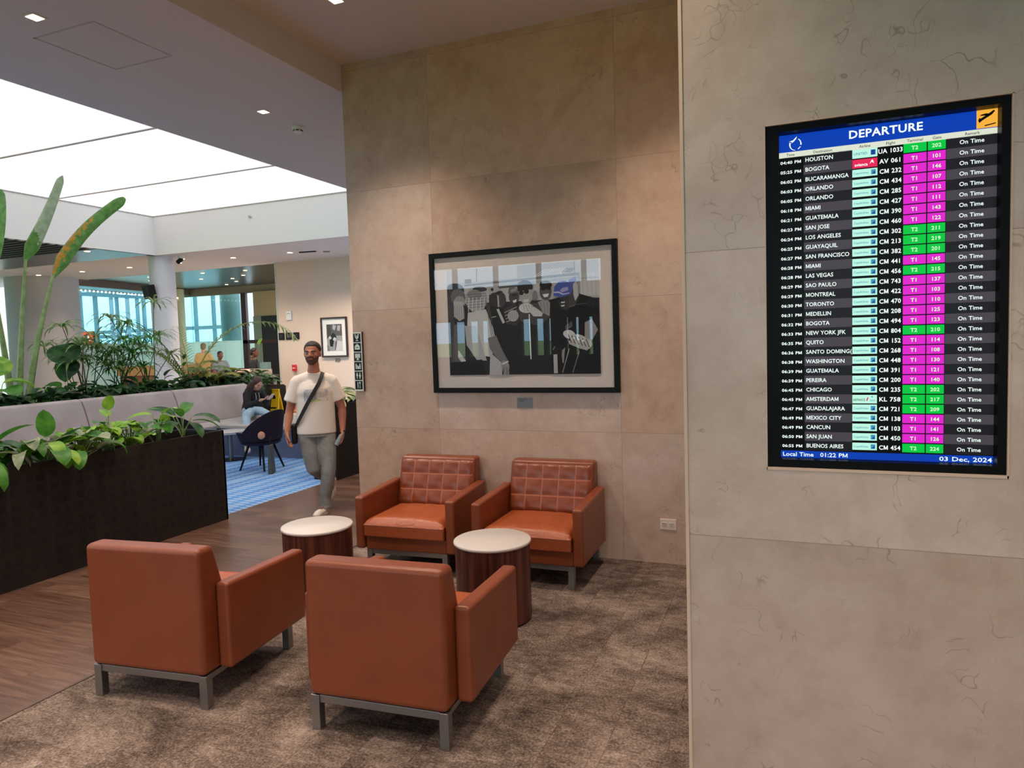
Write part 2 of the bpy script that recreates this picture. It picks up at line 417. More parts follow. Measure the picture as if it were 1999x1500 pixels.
struct('ceiling.004', MB().box((-24, 15.02, ZC+.02), (-12.6, 20.2, ZC+.16)), M['metal_ceiling'])
sl = MB()
for i in range(34): sl.box((-24+.0, 7.4-.0+i*.2-3.4, ZC), (-13.77, 7.4+i*.2-3.4+.07, ZC+.12))
sl.box((-24, -6.5, ZC+.25), (-13.77, 10.65, ZC+.3))
struct('ceiling.005', sl, mat('dark_slats', (44, 38, 42), .6))
struct('trim_metal', MB().box((-22, 10.66, ZC-.004), (-13.8, 11.95, ZC+.001)), M['metal_ceiling'])
# skylight well: far band, left band, near band, and the luminous membrane in panels
struct('wall_skylight', MB().box((-13.9, -6.5, ZC), (-13.76, 12.26, 4.9)).box((-13.76, 12.12, ZC+.001), (-5.87, 12.26, 4.9)).box((-5.88, -6.5, ZC+.001), (-5.74, 12.12, 4.9)), M['white_wall'])
ys = [-6.5, -4.6, -2.25, .1, 2.5, 4.95, 7.4, 9.8, 12.12]
for i in range(8):
    struct('ceiling_skylight', MB().box((-13.76, ys[i]+.012, 4.86), (-5.87, ys[i+1]-.012, 4.90)), M['skyglow'])
sb = MB()
for y in ys[1:-1]: sb.box((-13.76, y-.016, 4.845), (-5.87, y+.016, 4.90))
struct('trim_skylight', sb.box((-13.775, -6.5, 4.84), (-13.745, 12.12, 4.86)).box((-13.76, 12.105, 4.84), (-5.87, 12.13, 4.86)), M['seamdark'])
# back hall wall
struct('wall_hall', MB().box((-12.68, 14.91, 0), (3.2, 15.2, ZC)), M['beige_wall'])
struct('trim_hall', MB().box((-12.70, 14.9, 0), (-12.66, 15.21, ZC)), mat('pale_edge', (196, 200, 190), .5))
struct('trim_fascia', MB().box((-21.6, 19.9, 3.72), (-12.6, 20.05, 3.985)), mat('tan_fascia', (168, 150, 130), .6))
fa = MB(); fa.prism([(-19.82, 14.5), (-20.95, 20.0), (-21.1, 20.0), (-19.97, 14.5)], 2, 3.78, 3.985); struct('trim_fascia.001', fa, M['brown'])
# glazing of the far corner (facing the hall): frosted lower panels, clear above
g = MB()
for i in range(4): g.box((-20.95+i*.77, 19.9, .02), (-20.95+i*.77+.755, 19.93, 2.03))
struct('window_1', g, M['mint'])
struct('window_2', MB().box((-20.95, 19.91, 2.03), (-18.62, 19.925, 3.74)), M['pane'])
g = MB(); L = (V((-19.87, 14.55, 0)), V((-20.95, 19.95, 0))); dd = (L[1]-L[0])
rz = math.atan2(dd.y, dd.x)
rot = Matrix.Rotation(rz, 3, 'Z')
for i in range(6): g.cbox(L[0]+dd*((i+.5)/6)+V((0, 0, 1.02)), (dd.length/6-.02, .03, 2.0), 0, rot)
struct('window_3', g, M['mint'])
struct('window_4', MB().cbox(L[0]+dd*.5+V((0, 0, 2.9)), (dd.length, .015, 1.76), 0, rot), M['pane'])
g = MB()
for i in range(7): g.box((-31, 6+i*1.15, .02), (-30.95, 6+i*1.15+1.13, 2.6))
struct('window_5', MB().box((-22.6, 5.6, .02), (-22.57, 13.4, 2.1)), M['mint'])
struct('window_6', MB().box((-22.6, 5.6, 2.1), (-22.585, 13.4, ZC)), M['pane'])
# the right side of the bar: door leaf, its dark red frame, the beige panel above
struct('door_1', MB().box((-17.56, 19.78, 0), (-16.4, 19.85, 2.86)).box((-17.45, 19.76, 2.72), (-17.2, 19.79, 2.76)), mat('dark_door', (40, 30, 30), .5))
struct('trim_door', MB().box((-18.42, 19.75, 0), (-18.2, 19.86, 3.72)).box((-18.4, 19.75, 1.9), (-16.9, 19.8, 2.02)).box((-17.9, 19.76, .02), (-17.56, 19.84, 1.9), 1).box((-17.9, 19.76, 2.02), (-17.56, 19.84, 2.86), 1), [mat('dark_red_frame', (74, 34, 36), .45), mat('grey_green_panel', (150, 160, 140), .5)])
struct('wall_bar', MB().box((-17.9, 19.8, 2.86), (-12.6, 19.9, 3.74)).box((-16.4, 19.8, 0), (-12.6, 19.9, 2.9)), mat('bar_wall', (206, 180, 140), .6))
# concourse beyond the glass: pale walls, mullioned facade
fc = MB()
for i in range(26): fc.box((-46+i*1.5, 33.9, 0), (-46+i*1.5+.16, 34.1, 9))
for z in (.1, 3.0, 5.7): fc.box((-46, 33.85, z), (-8, 34.05, z+.22))
struct('window_7', fc, mat('facade_mullion', (96, 128, 140), .5))
fc = MB()
for i in range(22): fc.box((-40.1, 2+i*1.5, 0), (-39.9, 2+i*1.5+.14, 9))
for z in (.1, 2.6, 5.2): fc.box((-40.05, 2, z), (-39.85, 34, z+.2))
struct('window_8', fc, M['facade'] if 'facade' in M else _mc['facade_mullion'])
struct('wall_concourse', MB().box((-30.5, 6, 0), (-30.2, 21, 8)).box((-40, 2, -.2), (-24, 34, -.02)).box((-24, 20.2, -.2), (-8, 34, -.02)), mat('pale_concourse', (176, 206, 204), .7))
# rear wall openings: left ones seen in the picture glass, right ones added
wb = MB()
def bays(mb, x0, x1, z0, z1, xs):
    """fill between x0 and x1 leaving the openings xs"""
    a = x0
    for p, q in xs: mb.box((a, -6.6, z0), (p, -6.45, z1)); a = q
    mb.box((a, -6.6, z0), (x1, -6.45, z1))
wb.box((-14, -6.6, 0), (-4.3, -6.45, 1.32)).box((-14, -6.6, 2.26), (-4.3, -6.45, 3.15)).box((-14, -6.6, 3.7), (-4.3, -6.45, ZR+.1))
bays(wb, -14, -4.3, 1.32, 2.26, [(-9.6, -8.6), (-8.47, -8.18), (-8.04, -7.79), (-7.69, -7.5), (-6.53, -6.3), (-6.15, -5.94), (-5.82, -5.74), (-5.34, -5.28), (-5.1, -5.0), (-4.75, -4.64)])
bays(wb, -14, -4.3, 3.15, 3.7, [(-9.6, -8.5), (-8.4, -7.3), (-7.2, -6.1), (-6.0, -4.9), (-4.8, -4.4)])
wb.box((-4.3, -6.6, 0), (3.2, -6.45, .3)).box((-4.3, -6.6, 3.75), (3.2, -6.45, ZR+.1))
bays(wb, -4.3, 3.2, .3, 3.75, [(-4.1+i*1.2, -4.1+i*1.2+1.08) for i in range(6)])  # large openings out of view, added to light the board wall
struct('wall_rear', wb, mat('rear_wall', (84, 76, 74), .7))
struct('ground', MB().box((-900, -2000, -5.2), (900, -12, -5)), mat('airfield_grass', (92, 140, 70), .9))
struct('wall_side', MB().box((3.2, -6.6, 0), (3.35, 5.9, ZR+.1)), mat('side_wall', (196, 182, 166), .7))

# ------------------------------------------------------------------ columns, fittings on walls and ceilings
c = thing('round_column', 'white round column at the corner of the bright skylight', 'column', (-13.95, 12.45, 0))
MB().lathe([(.285, 0), (.285, ZC)], 40).build('shaft', mat('column_white', (218, 216, 222), .6), c, smooth=True, angle=40)
c = thing('round_column', 'cream round column in front of the mint glass partition', 'column', (-21.0, 19.2, 0))
c.location = (-20.85, 19.25, 0)
MB().lathe([(.2, 0), (.2, ZC)], 32).build('shaft', M['cream'], c, smooth=True, angle=40)
c = thing('round_column', 'wide pale blue column behind the upper window glass', 'column', (-19.95, 21.2, 0))
MB().lathe([(.62, 0), (.62, 8)], 40).build('shaft', mat('pale_blue_column', (170, 196, 204), .6), c, smooth=True, angle=40)
c = thing('round_column', 'massive grey round column behind the tall bird plant', 'column', (-20.45, 14.0, 0))
MB().lathe([(.92, 0), (.92, ZC)], 56).build('shaft', mat('grey_column', (180, 170, 166), .6), c, smooth=True, angle=40)
for i, (x, y) in enumerate(((-27.5, 17.4), (-26, 23.5))):
    c = thing('round_column', ('white concourse column seen through the left glass', 'white concourse column seen through the corner glass beside the white skylight column')[i], 'column', (x, y, 0))
    MB().lathe([(.45, 0), (.45, 8)], 32).build('shaft', mat('concourse_column', (206, 204, 196), .6), c, smooth=True, angle=40)

def downlight(x, y, z, label, group, size=.075, square=True, watts=0, spread=100):
    t = thing('ceiling_downlight', label, 'light', (x, y, z), 0, group)
    f = MB(); h = size/2+.012
    if square:
        f.box((-h, -h, -.006), (h, h, .0)); f.build('trim_ring', M['plaster'], t)
        MB().box((-size/2, -size/2, -.009), (size/2, size/2, -.006)).build('lens', M['bulb'], t)
    else:
        f.lathe([(h, -.006), (h, 0)], 20); f.build('trim_ring', M['plaster'], t)
        MB().lathe([(size/2, -.012), (size/2, -.006)], 20).build('lens', M['bulb'], t)
    if watts:
        o = lamp('downlight_or_fill_beam', 'SPOT', (x, y, z-.03), watts, (1, .82, .66), spot_size=math.radians(spread), spot_blend=.7, shadow_soft_size=.06)
    return t
for x, y, lab, w_ in ((-4.60, 3.23, 'square warm downlight at the upper left of the grey ceiling', DOWN_W), (-4.60, 5.36, 'square warm downlight between the smoke detector and the white skylight', DOWN_W)):
    downlight(x, y, ZC, lab, 'square downlights in the grey ceiling', watts=w_)
downlight(-2.99, 4.29, ZR, 'warm downlight at the top edge over the marble picture wall', 'downlights over the armchairs', watts=DOWN_W)
for x, y in ((-4.6, 1.1), (-4.6, -1.1), (-4.6, -3.2), (-4.6, 7.5), (-4.6, 9.6)): lamp('downlight_or_fill_beam', 'SPOT', (x, y, ZC-.03), DOWN_W, (1, .80, .60), spot_size=1.75, spot_blend=.7, shadow_soft_size=.06)
for x, y in ((-2.99, 2.1), (-.75, 4.29), (-.9, 2.1), (-.9, -.2), (-2.99, -.2), (.9, 1.0), (1.9, .6), (.9, -1.6), (-1, -3)): lamp('downlight_or_fill_beam', 'SPOT', (x, y, ZR-.03), DOWN_W, (1, .82, .66), spot_size=1.75, spot_blend=.9, shadow_soft_size=.06)  # extra beams added out of view to brighten the seats, no fixtures modelled
hall = ((-14.448, 13.44), (-12.68, 13.43), (-10.987, 13.46), (-13.75, 12.88))
for k, (x, y) in enumerate(hall):
    downlight(x, y, ZC, 'round downlight in the pale strip of ceiling beyond the skylight', 'round downlights beyond the skylight', .12, False)
for x, y in ((-19.53, 13.28), (-17.9, 13.37), (-16.19, 13.43), (-14.22, 10.77)):
    downlight(x, y, ZC-(.004 if y < 12 else 0), 'round downlight in the ceiling left of the white column', 'round downlights left of the column', .12, False)
for x, y in ((-14.6, 15.9), (-13.5, 16.6), (-15.6, 16.9), (-14.4, 17.6), (-16.6, 17.5), (-15.2, 18.4), (-17.2, 18.3), (-16.2, 19.2), (-18.3, 19.0), (-17.4, 17.0), (-16.0, 15.7), (-18.9, 16.4), (-19.4, 17.6), (-18.0, 15.6)):
    downlight(x, y, ZC+.015, 'small downlight set in the reflective metal ceiling over the bar', 'downlights in the metal ceiling', .11, False)
for x, y in ((-14.5, 16.6), (-16.5, 18)): lamp('downlight_or_fill_beam', 'SPOT', (x, y, ZC-.03), 60, (1, .85, .65), spot_size=2.2, spot_blend=.9, shadow_soft_size=.08)
for x, y in ((-10.987, 13.46), (-8.5, 13.46), (-6.2, 13.46), (-12.68, 13.43), (-9.8, 13.6), (-7.4, 13.6), (-14.45, 13.44), (-16.2, 13.43), (-17.9, 13.37)): lamp('downlight_or_fill_beam', 'SPOT', (x, y, ZC-.03), 240, (1, .84, .66), spot_size=2.2, spot_blend=.9, shadow_soft_size=.08)

d = thing('smoke_detector', 'round white smoke detector on the grey ceiling', 'smoke detector', (-4.63, 5.89, ZC))
MB().lathe([(.06, 0), (.06, -.02), (.055, -.028)], 24).build('base', M['white_wall'], d, smooth=True, angle=40)
MB().lathe([(.04, -.028), (.045, -.05), (.03, -.062)], 24).build('cap', M['white_wall'], d, smooth=True, angle=40)
sl = MB()
for k in range(6): a = k*PI/3; sl.cbox((.043*math.cos(a), .043*math.sin(a), -.040), (.008, .026, .010), 0, Matrix.Rotation(a, 3, 'Z'))
sl.build('vent_slot', M['black'], d)
tag(MB().lathe([(.045, -.006), (.05, 0)], 24, (0, 0, 0)).build('ceiling_sensor', M['plaster'], loc=(-4.57, 6.33, ZC)), 'small flat sensor disc beside the smoke detector', 'sensor')
tag(MB().lathe([(.07, -.02), (.09, 0)], 24).build('ceiling_sensor', mat('grey_plastic', (120, 116, 120), .5), loc=(-10.2, 13.8, ZC)), 'flat grey ceiling disc near the top of the back hall wall', 'sensor')
tag(MB().cbox((0, 0, -.012), (.42, .06, .024), 0, Matrix.Rotation(.15, 3, 'Z')).build('air_slot', M['black'], loc=(-10.55, 13.55, ZC)), 'short black air slot in the ceiling of the back hall', 'vent')
ap = MB()
for a, b in (((-4.92, 3.43), (-4.33, 3.445)), ((-4.92, 4.06), (-4.33, 4.075)), ((-4.92, 3.43), (-4.905, 4.07)), ((-4.335, 3.43), (-4.32, 4.07))): ap.box((a[0], a[1], ZC-.002), (b[0], b[1], ZC+.001))
struct('trim_hatch', ap, mat('hatch_gap', (186, 178, 178), .9))
tag(MB().lathe([(.03, 0), (.03, .02)], 16).build('sprinkler', M['seamdark'], loc=(-10.9, 12.1, 4.58)), 'tiny sprinkler head high on the white skylight band', 'sprinkler').rotation_euler = (PI/2, 0, 0)
k = thing('security_camera', 'black and white dome camera under the ceiling by the white column', 'camera', (-13.37, 12.5, ZC))
MB().lathe([(.07, 0), (.07, -.05), (.05, -.07)], 20).build('mount', M['white_wall'], k, smooth=True, angle=40)
MB().ring((0, 0, -.08), (.02, -.12, -.16), .05, .05, 16).build('lens_barrel', M['black'], k, smooth=True, angle=40)
k = thing('loudspeaker', 'black box loudspeaker fixed to the white column', 'speaker', (-13.93, 12.04, 3.12), -.1)
MB().cbox((0, 0, 0), (.24, .18, .32), 0, Matrix.Rotation(.2, 3, 'X')).build('cabinet', M['black'], k, bevel=.015)
MB().box((-.02, .08, -.05), (.02, .2, .05)).build('bracket', M['black'], k)

# back hall wall fittings (face y = 14.91)
Yb = 14.905
for i, (x, lab) in enumerate(((-12.57, 'leftmost of three small black square panels on the back hall wall'), (-12.335, 'middle one of three small black square panels on the back hall wall'), (-12.09, 'small black square panel nearest the small framed photograph'))):
    s_ = thing('wall_panel', lab, 'wall panel', (x, Yb, 2.02), 0, 'three black square panels')
    MB().box((-.095, -.02, -.095), (.095, 0, .095)).build('plate', M['black'], s_, bevel=.008)
    ic = MB()
    if i == 1: ic.lathe([(.05, 0), (.05, .004)], 20); 
    if i == 1: ic.v = [V((p.x, -.024-p.z, p.y)) for p in ic.v]
    else:
        for q in range(3): ic.box((-.045, -.024, -.04+q*.035), (.045 if i == 2 else .02, -.0205, -.032+q*.035))
    ic.build('icon', mat('dim_icon', (88, 84, 84), .5), s_)
th = thing('thermostat', 'white wall sensor above the three black square panels', 'thermostat', (-12.29, Yb, 2.56))
MB().box((-.085, -.035, -.12), (.085, 0, .12)).build('case', M['white_wall'], th, bevel=.01)
MB().box((-.05, -.038, .04), (.05, -.034, .06)).build('display', mat('grey_display', (168, 160, 154), .5), th)
pl = thing('fire_alarm_pull', 'red fire alarm pull box on the back hall wall', 'fire alarm', (-12.19, Yb, 1.18))
MB().box((-.065, -.05, -.085), (.065, 0, .085)).build('case', mat('alarm_red', (212, 48, 62), .4), pl, bevel=.008)
MB().box((-.04, -.058, -.02), (.04, -.05, .01)).build('handle', mat('alarm_white', (240, 190, 190), .4), pl)
tag(MB().box((-10.9, Yb-.012, 1.325), (-10.76, Yb, 1.40)).build('name_plate', mat('plate_grey', (120, 112, 106), .4, .4)), 'small grey caption plate under the small framed photograph', 'plaque')

# ------------------------------------------------------------------ socket outlet on the picture wall
so = thing('wall_outlet', 'white double power outlet low on the marble picture wall', 'outlet', (-.888, YP, .306))
MB().box((-.062, -.008, -.042), (.062, 0, .042)).build('cover_plate', mat('outlet_white', (226, 208, 194), .4), so, bevel=.004)
for sx in (-.028, .028):
    q = MB().box((sx-.019, -.011, -.015), (sx+.019, -.007, .015)).build('socket', mat('outlet_face', (212, 196, 184), .4), so, bevel=.004)
    MB().box((sx-.009, -.0125, .001), (sx-.006, -.0105, .011)).box((sx+.006, -.0125, .001), (sx+.009, -.0105, .010)).lathe([(.0032, 0), (.0032, .001)], 10, (sx, -.0125, -.008)).build('slot', M['dark'], q)
# caption plate under the large photograph
pq = thing('caption_plate', 'small metal caption plate under the large framed photograph', 'plaque', (-2.03, YP, 1.232))
MB().box((-.066, -.006, -.042), (.066, 0, .042)).build('plate', mat('brushed_plate', (150, 148, 146), .28, .85), pq, bevel=.002)
ln = MB()
for zz, a, b in ((.028, -.05, .02), (.014, -.05, -.005)): ln.box((a, -.0072, zz-.002), (b, -.006, zz+.002))
ln.build('engraved_line', mat('engraving', (60, 48, 42), .6), pq)
PRINT = [(188,[0,879,1307,879,1307,514,0,576]),(46,[0,596,1307,587,1307,0,0,0]),(205,[0,879,636,879,632,776,0,765]),(176,[636,879,1115,879,1113,792,632,780]),(120,[275,876,271,769,278,768,282,875]),(110,[1112,873,1112,792,1118,792,1118,873]),(232,[788,778,870,829,866,834,784,783]),(232,[814,778,896,829,892,834,810,783]),(232,[840,778,922,829,918,835,836,784]),(232,[866,778,947,829,943,835,862,784]),(232,[892,779,973,829,969,835,888,784]),(232,[918,779,999,830,995,835,914,784]),(232,[944,779,1024,830,1020,835,940,785]),(232,[970,779,1050,830,1046,835,966,785]),(232,[995,780,1075,830,1071,835,991,785]),(60,[1018,796,1053,829,1048,833,1013,801]),(60,[1033,795,1068,828,1064,832,1029,800]),(60,[1049,794,1084,827,1080,831,1045,799]),(60,[1064,793,1099,826,1095,830,1060,797]),(60,[1080,792,1115,825,1111,829,1076,796]),(120,[162,750,1151,790,1151,770,162,736]),(165,[368,724,1151,762,1150,744,367,705]),(84,[453,719,682,730,682,711,452,700]),(150,[1142,790,1156,789,1156,614,1143,615]),(196,[1161,780,1307,784,1307,588,1161,605]),(170,[1178,774,1178,608,1182,608,1182,774]),(170,[1212,772,1213,607,1217,607,1216,772]),(170,[1246,770,1247,605,1251,605,1250,770]),(170,[1280,768,1281,603,1285,603,1284,767]),(140,[1160,741,1307,741,1307,745,1160,745]),(130,[1156,598,1304,597,1304,601,1156,603]),(118,[170,794,228,793,226,757,168,757]),(70,[0,716,51,732,61,433,22,33,0,114]),(60,[160,701,154,681,139,663,115,651,87,645,57,646,29,655,6,670,0,689,0,711,0,732,9,749,33,762,62,767,92,765,120,757,142,742,156,722]),(104,[169,657,168,633,160,611,144,594,123,584,100,581,76,587,56,600,40,620,33,643,33,667,42,689,58,706,79,717,102,719,126,713,146,700,161,680]),(150,[163,607,160,590,150,575,136,564,119,559,102,560,85,566,72,579,64,595,62,612,65,630,75,645,89,656,106,661,124,660,140,653,153,641,161,625]),(178,[58,623,146,608,198,527,184,458,106,441,57,473]),(38,[145,589,193,557,190,473,155,430,83,427,46,474,63,488,106,451,154,474,152,549]),(120,[65,582,67,468,71,468,69,582]),(120,[85,581,87,467,91,467,89,581]),(120,[105,580,107,466,111,466,109,580]),(120,[125,579,127,465,131,465,129,579]),(120,[145,579,147,465,151,465,149,579]),(168,[366,622,359,586,340,555,313,533,280,522,246,523,213,537,187,562,171,595,167,632,174,668,193,699,220,721,254,732,288,730,320,715,345,691,361,658]),(56,[367,703,363,696,351,690,334,686,313,684,290,686,269,689,252,695,241,702,237,710,242,717,253,723,271,727,292,728,314,727,335,723,352,717,363,710]),(130,[317,659,312,644,301,632,283,623,262,619,239,620,218,626,201,637,190,650,187,665,191,680,203,692,221,701,242,705,265,704,286,697,303,687,313,673]),(84,[176,664,360,669,360,673,175,668]),(84,[175,642,360,648,359,651,175,646]),(84,[174,621,359,626,359,630,174,625]),(84,[173,599,358,605,358,609,173,603]),(84,[172,577,357,583,357,587,172,581]),(84,[171,556,356,562,356,566,171,560]),(214,[199,645,189,527,195,527,205,645]),(214,[234,643,224,526,230,525,240,643]),(214,[269,642,259,524,265,524,274,641]),(214,[304,640,294,523,299,522,309,639]),(214,[338,638,328,521,334,521,343,638]),(198,[186,517,350,540,438,312,389,146,249,169,167,310]),(92,[352,608,393,313,398,313,357,608]),(92,[364,591,408,312,413,313,370,592]),(92,[377,575,423,312,428,312,382,576]),(92,[389,559,438,311,443,312,394,560]),(92,[401,543,452,311,458,312,406,544]),(96,[55,423,160,419,148,111,26,113]),(176,[154,410,258,406,345,118,258,119,165,250]),(205,[86,212,159,111,125,89,81,152]),(26,[8,103,302,128,341,0,4,0]),(34,[388,557,511,581,675,496,916,439,918,3,543,0,486,154,418,342]),(168,[382,675,387,723,453,727,486,696,504,676,386,634]),(40,[426,696,425,692,423,688,419,685,415,684,411,684,407,686,403,689,401,693,401,698,402,702,404,706,408,709,412,711,416,710,420,708,424,705,426,701]),(30,[381,650,478,684,504,676,503,663,396,620]),(52,[478,611,475,592,466,575,452,562,436,556,419,557,403,565,391,578,383,596,381,616,384,636,394,653,407,665,423,671,440,671,456,663,468,649,476,631]),(66,[531,607,528,586,521,568,510,554,497,548,484,548,472,556,462,570,457,589,455,611,458,632,465,650,476,663,489,670,502,669,514,661,523,647,529,628]),(120,[450,652,466,651,480,553,463,554]),(210,[463,646,459,554,466,554,469,646]),(190,[446,535,467,539,518,426,497,415]),(190,[402,468,440,474,439,480,400,474]),(58,[509,532,615,576,663,468,620,393,526,416]),(150,[515,500,626,543,623,550,512,507]),(150,[521,474,625,516,622,523,517,481]),(150,[526,449,625,489,621,496,523,456]),(150,[532,424,624,462,620,469,528,431]),(74,[645,627,642,606,633,588,621,575,607,568,592,569,578,577,567,591,560,610,558,631,561,652,569,670,581,683,596,690,611,689,625,681,636,667,643,648]),(108,[551,656,562,703,609,712,631,690,634,661]),(150,[572,683,619,702,631,680,582,664]),(40,[634,642,632,639,628,637,620,636,612,635,602,636,593,637,586,639,582,642,580,645,582,647,587,649,594,651,603,651,612,651,621,649,628,647,632,645]),(228,[590,596,625,609,621,585,600,580]),(172,[639,474,635,458,627,445,614,435,598,430,581,431,566,437,553,448,545,462,543,478,547,494,555,507,569,517,584,522,601,521,616,515,629,504,636,490]),(120,[561,501,568,448,571,448,564,501]),(120,[580,500,587,447,590,447,583,500]),(120,[599,499,605,446,608,446,602,500]),(120,[617,499,624,445,627,446,620,499]),(46,[767,701,763,684,750,669,732,659,710,654,687,655,665,662,647,675,636,691,632,709,637,726,649,741,668,751,690,756,713,755,735,747,752,735,764,719]),(164,[767,630,763,606,752,586,737,571,718,563,698,564,679,573,664,590,655,612,652,636,657,660,667,681,683,696,702,703,722,702,740,692,755,676,764,654]),(38,[635,709,763,716,764,682,637,670]),(34,[688,656,687,650,683,644,677,640,670,638,663,639,657,641,651,646,648,652,647,658,648,665,652,670,658,674,665,676,672,676,678,673,684,669,687,663]),(34,[733,665,732,658,728,653,722,648,714,646,706,647,699,650,693,654,690,661,688,668,690,674,694,680,700,684,708,686,715,686,723,683,729,678,732,672]),(90,[690,656,694,659,690,664,686,660]),(204,[680,601,734,603,724,580,688,580]),(72,[636,575,820,566,907,458,814,386,652,430]),(206,[770,530,766,517,754,505,737,497,716,493,694,494,674,500,657,510,646,522,643,536,647,550,659,561,676,569,697,573,719,572,739,566,756,557,767,544]),(120,[677,563,694,505,697,505,681,564]),(120,[699,561,720,503,724,504,703,563]),(120,[722,560,747,502,751,503,726,562]),(120,[745,559,773,501,777,502,748,561]),(196,[717,523,778,539,847,489,837,461,766,464]),(226,[726,484,730,122,739,122,735,484]),(150,[805,576,881,601,919,552,907,458,847,489]),(128,[805,628,804,614,799,602,793,593,786,588,778,588,771,594,765,603,762,616,761,630,763,645,767,657,773,666,781,670,788,670,795,665,801,655,804,642]),(84,[923,659,919,634,910,612,896,596,879,588,862,589,846,598,833,616,825,639,823,665,826,691,836,713,850,729,866,737,884,736,900,726,912,708,920,685]),(30,[928,706,924,695,915,686,901,680,884,677,866,678,849,683,836,691,827,701,824,712,828,723,837,732,851,738,868,741,886,740,903,735,916,727,925,717]),(24,[877,678,876,674,872,670,866,668,859,667,851,667,844,669,838,672,834,676,833,680,835,684,839,688,845,690,852,691,859,691,867,689,872,686,876,682]),(24,[917,679,916,675,912,672,907,669,900,668,893,669,887,671,882,674,878,677,877,682,879,686,882,689,888,692,894,693,901,692,908,691,913,688,916,684]),(232,[847,635,902,639,891,613,861,611]),(110,[828,575,835,489,839,489,832,575]),(110,[854,573,862,488,866,488,858,574]),(110,[880,572,888,487,892,487,884,572]),(20,[911,590,1020,612,1147,626,1251,591,1307,496,1307,0,913,0,892,288]),(58,[1086,562,1082,541,1073,523,1058,510,1041,504,1023,505,1005,513,992,527,983,546,980,567,984,588,994,606,1008,619,1026,626,1044,625,1061,617,1075,602,1084,583]),(70,[1070,637,1119,681,1146,596,1106,524,1057,526]),((72,92,168),[939,621,947,691,984,726,1033,734,1077,711,1099,654,1074,619,1000,604]),((158,160,206),[992,656,1017,678,1061,682,1060,656,1011,641]),((196,200,226),[944,649,982,650,1021,631,1070,637,1069,630,1015,622,981,640,944,640]),((88,92,170),[1062,731,1121,759,1139,708,1109,654,1088,683]),(186,[1101,701,1130,727,1147,615,1116,570,1103,617]),(28,[1017,575,1016,570,1013,566,1008,562,1002,561,996,561,990,563,986,567,983,572,982,577,983,582,986,586,991,589,997,591,1003,590,1009,588,1013,585,1016,580]),(216,[999,568,1034,569,1028,559,1001,559]),(216,[998,540,1030,544,1026,533,1002,531]),(10,[1274,406,1265,365,1243,329,1210,303,1169,289,1126,291,1086,307,1054,335,1033,373,1026,416,1035,458,1058,494,1092,520,1133,532,1176,530,1215,514,1247,485,1267,448]),(120,[1067,524,1116,539,1115,542,1066,528]),(96,[1116,539,1193,546,1193,550,1115,542]),(110,[1192,546,1258,515,1260,519,1194,549]),(34,[1298,552,1295,540,1286,529,1273,521,1258,518,1241,518,1226,524,1213,532,1205,544,1203,557,1206,569,1215,580,1228,587,1243,591,1260,590,1275,585,1287,576,1295,565]),(150,[1189,400,1247,426,1293,341,1233,241,1186,280]),(206,[1109,297,1103,287,1092,280,1077,276,1059,277,1042,282,1028,291,1017,302,1011,314,1012,326,1018,336,1030,343,1045,346,1062,346,1079,341,1094,332,1104,321,1110,309]),(196,[1206,247,1198,235,1182,227,1161,223,1138,225,1114,232,1093,243,1077,257,1068,272,1068,287,1077,299,1093,308,1114,311,1138,309,1161,302,1182,291,1198,277,1206,262]),(188,[1243,232,1240,218,1233,206,1223,197,1210,192,1197,193,1184,198,1174,207,1168,220,1166,234,1168,248,1175,260,1186,269,1199,273,1212,273,1224,267,1234,258,1241,246]),(176,[1050,265,1223,223,1203,182,1136,202,1059,236]),(70,[1048,311,1075,244,1082,247,1054,313]),(70,[1077,302,1104,236,1111,238,1083,305]),(70,[1106,294,1133,228,1140,230,1112,296]),(70,[1135,285,1162,219,1169,222,1141,288]),(70,[1164,277,1191,211,1197,214,1170,279]),(70,[1192,269,1220,203,1226,205,1199,271]),(232,[1109,282,1108,279,1106,277,1104,275,1101,274,1097,274,1094,275,1091,277,1090,280,1089,282,1090,285,1092,288,1094,290,1098,290,1101,290,1104,289,1107,287,1108,285]),(232,[1145,270,1145,267,1143,264,1140,262,1137,262,1134,262,1131,263,1128,265,1127,267,1126,270,1127,273,1128,275,1131,277,1134,278,1138,278,1141,277,1143,275,1145,272]),(232,[1182,257,1181,255,1179,252,1177,250,1174,249,1170,249,1167,251,1165,252,1163,255,1162,258,1163,261,1165,263,1168,265,1171,266,1174,266,1177,265,1180,263,1181,260]),(82,[1028,378,1083,413,1092,385,1032,340]),(120,[1039,348,1088,374,1086,378,1036,352]),(150,[1054,200,995,12,1002,11,1061,198]),(130,[1137,179,1079,11,1085,10,1143,177]),(178,[926,159,958,159,959,7,926,7]),(150,[993,182,1024,209,1010,87,1000,87]),(30,[925,212,999,224,998,163,928,155]),(150,[927,191,942,219,937,222,921,194]),(118,[363,304,438,321,487,203,542,104,515,76,432,145,376,215]),(184,[380,186,483,96,480,0,368,0]),(150,[543,82,547,66,545,51,540,38,531,29,519,25,506,27,493,34,482,45,475,60,472,76,473,91,478,104,488,113,499,116,512,115,525,107,536,96]),(140,[483,86,541,65,544,2,491,2]),(220,[485,81,541,105,537,114,481,90]),(60,[495,56,488,3,493,2,501,56]),(60,[520,56,522,2,527,2,525,56])]
